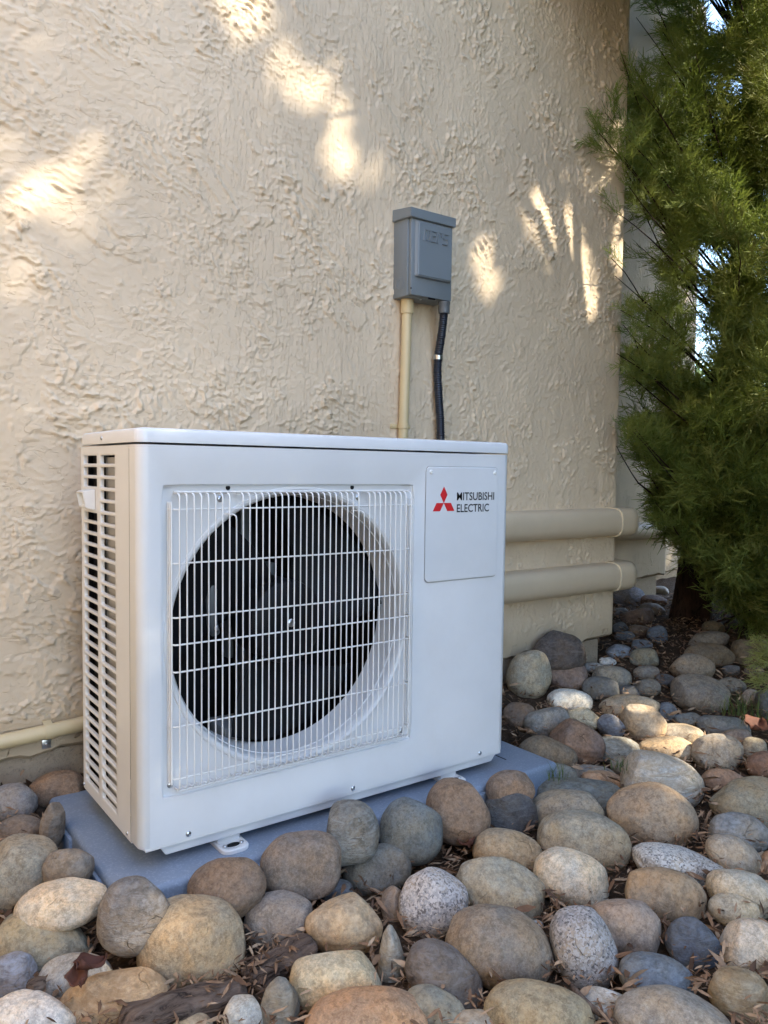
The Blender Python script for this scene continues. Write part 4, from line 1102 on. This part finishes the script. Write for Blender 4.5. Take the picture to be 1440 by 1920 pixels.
# ------------------------------------------------------------------ leaf litter
def litter(n, seed):
    r = np.random.default_rng(seed)
    x = r.uniform(-.5, 3.4, n*3); y = r.uniform(-1.1, 1.15, n*3)
    # denser where the photograph shows the ground between the stones
    # more of it where the stones leave gaps
    gpx = r.uniform(-20, 1460, 13000); gpy = r.uniform(1290, 1950, 13000); free = np.ones(13000, bool)
    for (cx, cy, a_, b2, tl, *_x) in ROCKS:
        tr = math.radians(tl); dx_, dy_ = gpx-cx, gpy-cy; uu = dx_*math.cos(tr)+dy_*math.sin(tr); vv = -dx_*math.sin(tr)+dy_*math.cos(tr)
        free &= (uu/(a_*.97))**2+(vv/(b2*.97))**2 > 1
    gp = np.array([at(a_, b2, 2, -.105) for a_, b2 in zip(gpx[free], gpy[free])]); gp += (gp[:, 1:2]*0)
    x = np.concatenate([gp[:, 0], x]); y = np.concatenate([gp[:, 1], y]); n = n+len(gp)
    keep = ~((x > px0-.02) & (x < px1+.02) & (y > py0-.02)) & ~((y > YW) & (x < XW+.02)) & ~((y > YW-.01) & (x < XW))
    x, y = x[keep][:n], y[keep][:n]; n = len(x)
    L = r.uniform(.010, .024, n); big = r.random(n) < .22; L[big] = r.uniform(.024, .042, big.sum())
    Wd = L*r.uniform(.13, .26, n); ya = r.uniform(0, 2*math.pi, n); pi_ = r.normal(0, .35, n); ro = r.normal(0, .6, n)
    # five-point blade: base, two shoulders, bent middle, tip
    u = np.array([-.5, -.15, -.15, .0, .2, .2, .5]); w = np.array([0, .5, -.5, 0, .38, -.38, 0]); h = np.array([0, .02, .02, .07, .04, .04, 0])
    lx = u[None]*L[:, None]; ly = w[None]*Wd[:, None]; lz = h[None]*L[:, None]*r.uniform(-1, 2.5, n)[:, None]
    cr, sr = np.cos(ro)[:, None], np.sin(ro)[:, None]; ly, lz = ly*cr-lz*sr, ly*sr+lz*cr
    cp, sp = np.cos(pi_)[:, None], np.sin(pi_)[:, None]; lx, lz = lx*cp-lz*sp, lx*sp+lz*cp
    cy_, sy_ = np.cos(ya)[:, None], np.sin(ya)[:, None]; X_ = x[:, None]+lx*cy_-ly*sy_; Y_ = y[:, None]+lx*sy_+ly*cy_
    z0 = ground_z(x, y)+r.uniform(.004, .040, n)
    V = np.stack([X_, Y_, z0[:, None]+lz], -1).reshape(-1, 3)
    T = np.array([[0, 2, 3], [0, 3, 1], [1, 3, 4], [2, 5, 3], [3, 5, 6], [3, 6, 4]]); F = (np.arange(n)[:, None, None]*7+T[None]).reshape(-1, 3)
    o = fast_mesh('leaf_litter', V, F, M['litter']); tint_attr(o, np.repeat(r.random(n)**1.1, 7))
    return tag(o, 'dry brown leaf litter lying on the soil between the rocks', 'leaf litter', kind='stuff')
litter(20000, 21)

# ------------------------------------------------------------------ grass tufts
def tuft(c, n, L, spread, label, seed):
    r = np.random.default_rng(seed); V = []; F = []; tn = []
    for _ in range(n):
        a = r.uniform(0, 2*math.pi); l = L*r.uniform(.5, 1.1); lean = r.uniform(.2, 1.2); b0 = np.array([r.normal(0, spread), r.normal(0, spread), 0])
        dirv = np.array([math.cos(a), math.sin(a), 0]); side = np.array([-dirv[1], dirv[0], 0])*.0011; k0 = len(V)
        for s_ in (0, .35, .7, 1):
            p = b0+dirv*l*lean*s_*s_*.8+np.array([0, 0, l*(s_-.35*lean*s_*s_)]); w = (1-s_)*.9+.1
            V += [p-side*w, p+side*w]
        F += [(k0+2*i, k0+2*i+1, k0+2*i+3, k0+2*i+2) for i in range(3)]; tn += [r.random()]*8
    o = fast_mesh('grass_tuft', np.array(V), np.array(F), M['grass']); tint_attr(o, tn); o.location = tuple(c); return tag(o, label, 'grass')
tuft(gz(1000, 1474, -.085), 34, .055, .018, 'sparse grass blades growing beside the right end of the pad', 1)
tuft(gz(1045, 1458, -.060), 26, .045, .016, 'thin grass blades over the grey-green rock', 2)
tuft(gz(1162, 1442, -.055), 20, .04, .014, 'few grass blades above the ringed whitish rock', 3)
tuft(gz(1392, 1342, -.045), 90, .085, .03, 'shaded grass tuft beside the big grey slab', 4)

# ------------------------------------------------------------------ juniper
def ribbons(segs, width, r):
    """list of polylines (k,3) -> tapered ribbons"""
    V = []; F = []; n0 = 0
    for s_ in segs:
        s_ = np.asarray(s_); d = s_[-1]-s_[0]; w = np.cross(d, r.normal(size=3)); w /= np.linalg.norm(w)+1e-9
        k = len(s_)
        for i, p in enumerate(s_):
            ww = width*(1-.65*i/(k-1)); V += [p-w*ww/2, p+w*ww/2]
        F += [(n0+2*i, n0+2*i+1, n0+2*i+3, n0+2*i+2) for i in range(k-1)]; n0 += 2*k
    return np.array(V), np.array(F)
def spray(seed):
    """one juniper spray along +x, about 0.15 m: cord-like twigs that fork and curve forward"""
    r = np.random.default_rng(seed); segs = []; L = .15
    ax = lambda s_: np.array([L*s_, .018*math.sin(2.2*s_+seed), .035*s_*s_-.02*s_])
    segs.append([ax(s_) for s_ in np.linspace(0, 1, 5)])
    for j in range(17):
        s_ = .10+.88*j/16; b0 = ax(s_); a = r.uniform(0, 2*math.pi); l = .075*(1-.55*s_)*r.uniform(.7, 1.2)
        out = np.array([.85, math.cos(a)*.8, math.sin(a)*.8]); out /= np.linalg.norm(out)
        p1 = b0+out*l*.5; p2 = b0+out*l+np.array([.3*l, 0, .15*l]); segs.append([b0, p1, p2])
        for q in range(4):
            t_ = .25+.75*q/3; bb_ = b0+(p2-b0)*t_; l2 = .034*r.uniform(.6, 1.2)
            o2 = (p2-b0)/np.linalg.norm(p2-b0)+r.normal(0, .55, 3); o2 /= np.linalg.norm(o2); segs.append([bb_, bb_+o2*l2+np.array([.004, 0, .003])])
    return ribbons(segs, .0032, r)
SPR = [spray(s_) for s_ in range(5)]
XL = [(-200, 1190), (0, 1186), (60, 1238), (118, 1168), (170, 1182), (205, 1122), (250, 1112), (285, 1125), (310, 1166), (400, 1160), (440, 1180), (470, 1165), (490, 1148), (515, 1190), (580, 1168), (620, 1172), (665, 1160), (730, 1188), (790, 1172), (835, 1156), (860, 1190), (905, 1238), (945, 1226), (990, 1252), (1015, 1285), (1050, 1305), (1090, 1335), (1140, 1372), (1175, 1420), (1230, 1520)]
xl = lambda py: np.interp(py, [p[0] for p in XL], [p[1] for p in XL])
HOLES = [(1309, 1362, 462, 516), (1308, 1332, 520, 590), (1300, 1330, 600, 735), (1332, 1384, -40, 62), (1338, 1352, 62, 70), (1372, 1412, 148, 172), (1168, 1248, 20, 110), (1160, 1210, 330, 345), (1163, 1240, 415, 470), (1180, 1235, 500, 560), (1160, 1250, 735, 765), (1160, 1225, 870, 960), (1163, 1225, 640, 655)]
r = np.random.default_rng(77)
J = empty('juniper_tree', (2.78, .83, -.05)); tag(J, 'green juniper tree with drooping thread-like foliage beside the wall corner', 'tree')
tb = depth(1290, 1190, 3.42)
trunk = np.array([tb+np.array([0, 0, -.06]), tb+np.array([.005, 0, .06]), depth(1318, 960, 3.45), depth(1372, 720, 3.55), depth(1398, 420, 3.6), depth(1410, 100, 3.65), depth(1420, -400, 3.7)])
tt = np.linspace(0, 6, 40); tp = np.stack([np.interp(tt, range(7), trunk[:, i]) for i in range(3)], 1)
for i in range(3):
    tp[:, i] = np.convolve(np.pad(tp[:, i], 3, mode='edge'), np.ones(7)/7, 'valid')
v, f = tube_data(tp, np.interp(tt, [0, .4, 1, 3, 6], [.15, .105, .085, .05, .025]), 18)
v = np.array(v); ang_ = np.tile(np.arange(18), 40)*2*math.pi/18
cen = np.repeat(tp, 18, 0); v = cen+(v-cen)*(1+.13*np.sin(4*ang_+np.repeat(tt, 18)*1.5)+.07*np.sin(7*ang_+np.repeat(tt, 18)*3))[:, None]
keep_world(mesh('trunk', v, f, M['bark'], None, True, 70), J)
def trunk_at(z): 
    k = np.argmin(abs(tp[:, 2]-z)); return tp[k]
tips = []
# silhouette branches on the left, then the body of the crown
for py, px, Z in ((60, 1240, 2.8), (118, 1174, 2.45), (135, 1190, 2.5), (170, 1190, 2.5), (207, 1124, 2.4), (218, 1140, 2.42), (255, 1112, 2.4), (270, 1130, 2.42), (300, 1165, 2.5), (345, 1168, 2.48), (400, 1165, 2.48), (488, 1142, 2.42), (500, 1165, 2.46), (585, 1172, 2.48), (610, 1180, 2.5), (665, 1166, 2.48), (690, 1185, 2.55), (795, 1180, 2.5), (835, 1160, 2.48), (815, 1180, 2.5), (945, 1232, 2.8), (985, 1262, 2.8), (20, 1190, 2.6), (5, 1220, 2.7), (330, 1180, 2.6), (620, 1182, 2.6)):
    tips.append((px, py, Z, 1))
for _ in range(290):
    py = r.uniform(-330, 1120); lo = xl(py)+18
    px = lo+(1540-lo)*r.random()**1.35; tips.append((px, py, r.uniform(2.55 if px > 1200 else 2.45, 3.9), 0))
for _ in range(60):
    py = r.uniform(780, 1140); lo = xl(py)+14; tips.append((lo+(1500-lo)*r.random(), py, r.uniform(2.7, 3.6), 0))
SV = []; SF = []; ST = []; off = 0; BR = []
def basis(d, r):
    d = d/np.linalg.norm(d); z = np.array([0, 0, 1.0])+r.normal(0, .35, 3); y = np.cross(z, d); y /= np.linalg.norm(y); return np.stack([d, y, np.cross(d, y)], 1)
def put_spray(p, d, sc, tint, r):
    global off
    q, z = project(p); x_, y_ = q[0]
    for (a, b2, c_, e) in HOLES:
        if a-7 < x_ < b2+7 and c_-7 < y_ < e+7: return
    tipq, _z = project(p+d/np.linalg.norm(d)*.13*sc); x2, y2 = tipq[0]
    for (a, b2, c_, e) in HOLES:
        if a < x2 < b2 and c_ < y2 < e: return
    if x2 < xl(y2)-26 or x_ < xl(y_)-10: return
    V, F = SPR[r.integers(5)]; Vw = p+(V*sc)@basis(d, r).T
    SV.append(Vw); SF.append(F+off); ST.append(np.clip(tint+r.normal(0, .07)+.35*(V[:, 0]/.15-.5)*.5, 0, 1)); off += len(V)
for (px, py, Z, special) in tips:
    tip = depth(px, py, Z); base = trunk_at(min(tip[2]-.25, 2.6)); mid = (base+tip)/2+np.array([r.normal(0, .08), -.06+r.normal(0, .08), r.uniform(-.16, .06)])
    pth = bezier(base, mid, tip, 12)
    if special or r.random() < .3: BR.append((pth+np.cumsum(r.normal(0, .0035, (12, 3)), 0)*np.linspace(0, 1, 12)[:, None], special))
    n = int(np.linalg.norm(tip-base)/.040); tint = r.uniform(.22, .62)+(.12 if px > 1380 and py < 700 else 0)  # upper right sprays start paler: soft sunlight put into their tint
    for k in range(n):
        s_ = .10+.90*(k+r.random())/n; i = min(10, int(s_*11)); p = pth[i]+(pth[i+1]-pth[i])*(s_*11-i)
        dv = (pth[i+1]-pth[i]); dv /= np.linalg.norm(dv)
        rad = r.normal(size=3); rad -= dv*rad.dot(dv); rad /= np.linalg.norm(rad)
        dirv = dv*r.uniform(.5, 1.1)+rad*r.uniform(.3, 1.0)+np.array([0, 0, -.25 if not special else .15])
        put_spray(p, dirv, r.uniform(.7, 1.15) if not special else r.uniform(.45, .8), tint, r)
o = fast_mesh('crown', np.concatenate(SV), np.concatenate(SF), M['juniper']); tint_attr(o, np.concatenate(ST)); keep_world(o, J)
print('juniper faces', sum(len(a) for a in SF))
for pth, sp_ in BR:
    keep_world(tube('branch', pth, np.linspace(.0065, .0012, 12), M['bark'], None, 6), J)

def near_juniper():
    global SPOTS_G
    r = np.random.default_rng(31); c = np.array([2.5, -.62, 0]); V_ = []; F_ = []; T_ = []; off = 0
    K = empty('juniper_tree', (c[0], c[1], -.11)); tag(K, 'nearer juniper at the right, only a bright low sprig of it in view', 'tree')
    keep_world(tube('trunk', [c+np.array([0, 0, -.2]), c+np.array([.02, .01, .8]), c+np.array([.0, .05, 2.4])], [.08, .06, .02], M['bark'], None, 12), K)
    for k in range(5400):
        z = r.uniform(.12, 3.0); a = r.uniform(0, 2*math.pi); R_ = (.55+.85*math.sin(math.pi*min(1, max(0, z-.3)/2.9)))*math.sqrt(r.uniform(.1, 1))  # crown spread wide out of view to block sky light from the right
        p = c+np.array([R_*math.cos(a), R_*math.sin(a), z]); d = np.array([math.cos(a), math.sin(a), r.uniform(-.3, .5)])+r.normal(0, .3, 3)
        if k > 4200: p = np.array([r.uniform(1.0, 2.5), r.uniform(-.9, .38), r.uniform(2.2, 2.9)])      # boughs added above the view to dim the right end of the wall
        V, F = SPR[k % 5]; V = V[:len(V)//2]; F = F[(F < len(V)).all(1)]; Vw = p+(V*1.9)@basis(d, r).T
        q, zz_ = project(Vw)
        if ((q[:, 0] < 1462) & (q[:, 1] > -25)).any(): continue
        if not carve(Vw[::5], np.ones(len(Vw[::5]), bool), 1).all() or not carve(Vw[:1], np.ones(1, bool))[0]: continue
        V_.append(Vw); F_.append(F+off); T_.append(np.full(len(V), r.uniform(.2, .7))); off += len(V)
    for k in range(16):
        p = depth(1456+r.uniform(-6, 14), 1200+k*5.5, 2.2+r.uniform(-.08, .08)); V, F = SPR[k % 5]
        Vw = p+(V*.42)@basis(-_r*.9+_u*r.uniform(-.4, .5)+_f*r.uniform(-.4, .4), r).T; V_.append(Vw); F_.append(F+off); T_.append(np.full(len(V), .8)); off += len(V)
    keep_world(tube('branch', bezier(c+np.array([0, 0, .25]), (2.2, -.35, .3), depth(1452, 1245, 2.2), 12), np.linspace(.012, .002, 12), M['bark'], None, 6), K)
    for q_ in ((1.2, .1, 2.5), (1.5, -.4, 2.6), (1.7, .3, 2.45), (1.2, -.6, 2.5)): keep_world(tube('branch', bezier(c+np.array([0, 0, 1.9]), (2.0, -.3, 2.75), q_, 12), np.linspace(.02, .003, 12), M['bark'], None, 6), K)  # limbs carrying the added, unseen boughs
    o = fast_mesh('crown', np.concatenate(V_), np.concatenate(F_), M['juniper']); tint_attr(o, np.concatenate(T_)); keep_world(o, K)
# paved path added out of view to throw warm light at wall and unit
root = bm_obj('added_path', box_bm((-1.54, -6.0, -.16), (-.90, .44, -.085), .01, 2), M['path']); tag(root, None, None, kind='structure')

# ------------------------------------------------------------------ shade tree behind the camera (its shadow covers the scene; sun gets through its gaps)
SPOTS = [] # (point in the sun, radius of the gap)
def spot(px, py, rad, ax=1, v=YW): SPOTS.append((at(px, py, ax, v), rad))
def streak(x0, y0, x1, y1, rad, n):
    for k in range(n):
        u = (k+.5)/n; spot(x0+(x1-x0)*u+r_s.uniform(-8, 8), y0+(y1-y0)*u+r_s.uniform(-8, 8), rad*r_s.uniform(.7, 1.2))
r_s = np.random.default_rng(8)
streak(415, -40, 490, 80, .020, 6); streak(520, 110, 560, 170, .010, 3); streak(575, 150, 650, 235, .020, 5); streak(600, 250, 640, 300, .010, 3); streak(610, 300, 715, 335, .018, 5)
streak(30, 365, 165, 410, .009, 5); streak(90, 330, 190, 280, .004, 4); 
streak(1000, 375, 1030, 440, .028, 4); streak(1045, 430, 1090, 520, .036, 6); streak(1085, 520, 1105, 580, .028, 3); streak(890, 465, 925, 560, .010, 4); streak(1140, 440, 1150, 490, .004, 2)
for s_ in ((1185, 655, .030), (1215, 640, .020)): spot(*s_, 1, YF)
LIT = {'long flat tan rock lying in sunlight': .075, 'round tan rock with a chipped face in sunlight': .05, 'white rock catching sun below the purple-brown one': .04, 'cream-yellow rock under the sunlit white one': .03,
       'low tan rock right of the chipped one': .05, 'golden rock half in a curved shadow': .05, 'grey banded rock left of the golden one': .03, 'whitish grey rock with curved rings on its right end': .05, 'smooth round grey-tan boulder behind the orange oval': .06,
       'pale tan rock right of the smooth round boulder': .03, 'orange-tan low rock above the long grey-green one': .03, 'tall mottled boulder standing at the wall right of the unit': .018, 'purple-brown rock beside the tall mottled boulder': .008, 'big brown-tan boulder with a scar across it': .02}
for (P, ra, rb, rd), rk in zip(rock_info, ROCKS):
    if rk[-1] in LIT: SPOTS.append((P+np.array([.3*rb, 0, .7*rb]), LIT[rk[-1]]))
r = np.random.default_rng(5)
aim = np.array([1.75, .3, .75]); TC = aim+SUN*6.2
e1 = np.cross(SUN, [0, 0, 1.0]); e1 /= np.linalg.norm(e1); e2 = np.cross(e1, SUN)
NL = 90000
q = r.normal(size=(NL, 3)); q /= np.linalg.norm(q, axis=1)[:, None]; q *= r.random(NL)[:, None]**(1/2.6)
LP = TC+q[:, :1]*e1*3.6+q[:, 1:2]*e2*2.9+q[:, 2:]*SUN*1.5
SOFT = [(depth(*q_), rad) for q_, rad in (((1310, 120, 2.9), .20), ((1400, 260, 2.9), .26), ((1400, 480, 2.9), .16), ((1240, 300, 2.7), .14), ((1230, 640, 2.7), .10), ((1300, 790, 2.8), .14), ((1400, 760, 2.9), .12), ((1180, 230, 2.45), .08), ((1440, 60, 2.9), .2), ((1250, 160, 2.7), .12), ((1330, 380, 2.8), .14), ((1210, 420, 2.6), .09), ((1380, 930, 2.9), .10))]
def carve(LP, keep, hard=0):
  for (P, rad) in SPOTS+([] if hard else SOFT):
    d = LP-P; al = d@SUN; perp = d-al[:, None]*SUN; dist = np.linalg.norm(perp, axis=1)
    keep &= ~((dist < rad+.024) & (al > .05) & (r.random(len(LP)) < (.97 if rad > .075 else .70 if P[2] > .2 and P[0] < .9 else .95)))
  return keep
keep = carve(LP, (LP-aim)@e1 < 2.15+.10*np.sin(LP@e2*3.0))
LP = LP[keep]; n = len(LP)
L = r.uniform(.07, .11, n); nn = r.normal(size=(n, 3)); nn /= np.linalg.norm(nn, axis=1)[:, None]
t1 = np.cross(nn, r.normal(size=(n, 3))); t1 /= np.linalg.norm(t1, axis=1)[:, None]; t2 = np.cross(nn, t1)
V = np.stack([LP-t1*L[:, None]/2, LP+t2*L[:, None]*.27, LP+t1*L[:, None]/2, LP-t2*L[:, None]*.27], 1).reshape(-1, 3)
S = empty('shade_tree', (TC[0]+.6, TC[1]-.6, -.12)); tag(S, 'leafy shade tree overhead whose shadow dapples the stucco wall', 'tree')
o = fast_mesh('crown', V, np.arange(4*n).reshape(n, 4), M['broadleaf']); tint_attr(o, np.repeat(r.random(n), 4)); keep_world(o, S)
keep_world(tube('trunk', [(TC[0]+.6, TC[1]-.6, -.3), (TC[0]+.55, TC[1]-.55, 1.5), (TC[0]+.2, TC[1]-.2, 3.2), (TC[0], TC[1], 4.6)], [.2, .16, .13, .06], M['log'], None, 14), S)
for k in range(7):
    a = 2*math.pi*k/7; tipp = TC+e1*2.6*math.cos(a)+e2*2.0*math.sin(a)
    keep_world(tube('limb', bezier((TC[0]+.2, TC[1]-.2, 3.0), TC*.6+tipp*.4+np.array([0, 0, .3]), tipp, 10), np.linspace(.07, .012, 10), M['log'], None, 8), S)

near_juniper()
# evergreen leaf screen added out of view to keep the right side dim
n = 60000
HP = np.stack([r.uniform(2.15, 5.2, n), r.uniform(-3.4, -.2, n), r.uniform(-.1, 3.3, n)], 1)
HP = HP[(HP[:, 0]-2.15 > .35*np.abs(np.sin(HP[:, 1]*2.1)+.5*np.sin(HP[:, 2]*3.3))) & (HP[:, 2] < 3.0+.25*np.sin(HP[:, 0]*4+HP[:, 1]*3))]
keep = carve(HP, np.ones(len(HP), bool)); HP = HP[keep]; n = len(HP)
L = r.uniform(.08, .13, n); nn = r.normal(size=(n, 3)); nn /= np.linalg.norm(nn, axis=1)[:, None]
t1 = np.cross(nn, r.normal(size=(n, 3))); t1 /= np.linalg.norm(t1, axis=1)[:, None]; t2 = np.cross(nn, t1)
V = np.stack([HP-t1*L[:, None]/2, HP+t2*L[:, None]*.27, HP+t1*L[:, None]/2, HP-t2*L[:, None]*.27], 1).reshape(-1, 3)
S = empty('added_hedge', (4.0, -1.7, -.12)); tag(S, 'tall evergreen leaf screen added out of view at the right to dim that side', 'added_hedge')
o = fast_mesh('foliage', V, np.arange(4*n).reshape(n, 4), M['added_hedge']); tint_attr(o, np.repeat(r.random(n), 4)); keep_world(o, S)
def added_hedge_row(label, x0, x1, y0, y1, h, n, seed):  # unseen leaf row added to block low sky light
    r = np.random.default_rng(seed)
    P = np.stack([r.uniform(x0, x1, n), r.uniform(y0, y1, n), r.uniform(-.1, h, n)], 1)
    P = P[P[:, 2] < h*(.86+.10*np.sin(P[:, 0]*1.7)+.05*np.sin(P[:, 0]*5.1+P[:, 1]*3))]; P = P[carve(P, np.ones(len(P), bool))]; n = len(P)
    L = r.uniform(.14, .24, n); nn = r.normal(size=(n, 3)); nn /= np.linalg.norm(nn, axis=1)[:, None]
    t1 = np.cross(nn, r.normal(size=(n, 3))); t1 /= np.linalg.norm(t1, axis=1)[:, None]; t2 = np.cross(nn, t1)
    V = np.stack([P-t1*L[:, None]/2, P+t2*L[:, None]*.3, P+t1*L[:, None]/2, P-t2*L[:, None]*.3], 1).reshape(-1, 3)
    T_ = empty('added_hedge', ((x0+x1)/2, (y0+y1)/2, -.12)); tag(T_, label, 'added_hedge')
    o = fast_mesh('foliage', V, np.arange(4*n).reshape(n, 4), M['added_hedge']); tint_attr(o, np.repeat(r.random(n), 4)); keep_world(o, T_)
    for x in np.linspace(x0+.5, x1-.5, 5): keep_world(tube('stem', [(x, (y0+y1)/2, -.3), (x+.05, (y0+y1)/2, h*.4), (x, (y0+y1)/2, h*.8)], [.08, .06, .02], M['log'], None, 8), T_)
added_hedge_row('leaf screen added behind the viewer to the right to block low sky light', .5, 8.0, -5.6, -4.4, 4.6, 26000, 91)
for yy in (-.8, -1.7, -2.6): keep_world(tube('stem', [(4.0, yy, -.3), (4.02, yy, 1.2), (4.0, yy, 2.6)], [.06, .05, .02], M['log'], None, 8), S)

# distant shrubs seen through the gap between wall and juniper
def shrub(c, rx, rz, n, label, seed):
    r = np.random.default_rng(seed); q = r.normal(size=(n, 3)); q /= np.linalg.norm(q, axis=1)[:, None]; q *= r.random(n)[:, None]**.4
    P = q*np.array([rx, rx, rz])+np.array([0, 0, rz]); L = r.uniform(.06, .13, n); nn = r.normal(size=(n, 3)); nn /= np.linalg.norm(nn, axis=1)[:, None]
    t1 = np.cross(nn, r.normal(size=(n, 3))); t1 /= np.linalg.norm(t1, axis=1)[:, None]; t2 = np.cross(nn, t1)
    V = np.stack([P-t1*L[:, None]/2, P+t2*L[:, None]*.3, P+t1*L[:, None]/2, P-t2*L[:, None]*.3], 1).reshape(-1, 3)
    T_ = empty('background_shrub', c); tag(T_, label, 'shrub')
    o = fast_mesh('foliage', V, np.arange(4*n).reshape(n, 4), M['broadleaf'], T_); tint_attr(o, np.repeat(r.random(n)*.5+.5, 4))
    mesh('stem', *tube_data([(0, 0, -.1), (0, 0, rz)], [.05, .03], 8), M['log'], T_)
p = depth(1318, 735, 9.5); shrub((p[0], p[1], -.1), 1.0, 1.05, 9000, 'sunlit yellow-green shrub far off in the gap beside the juniper', 3)
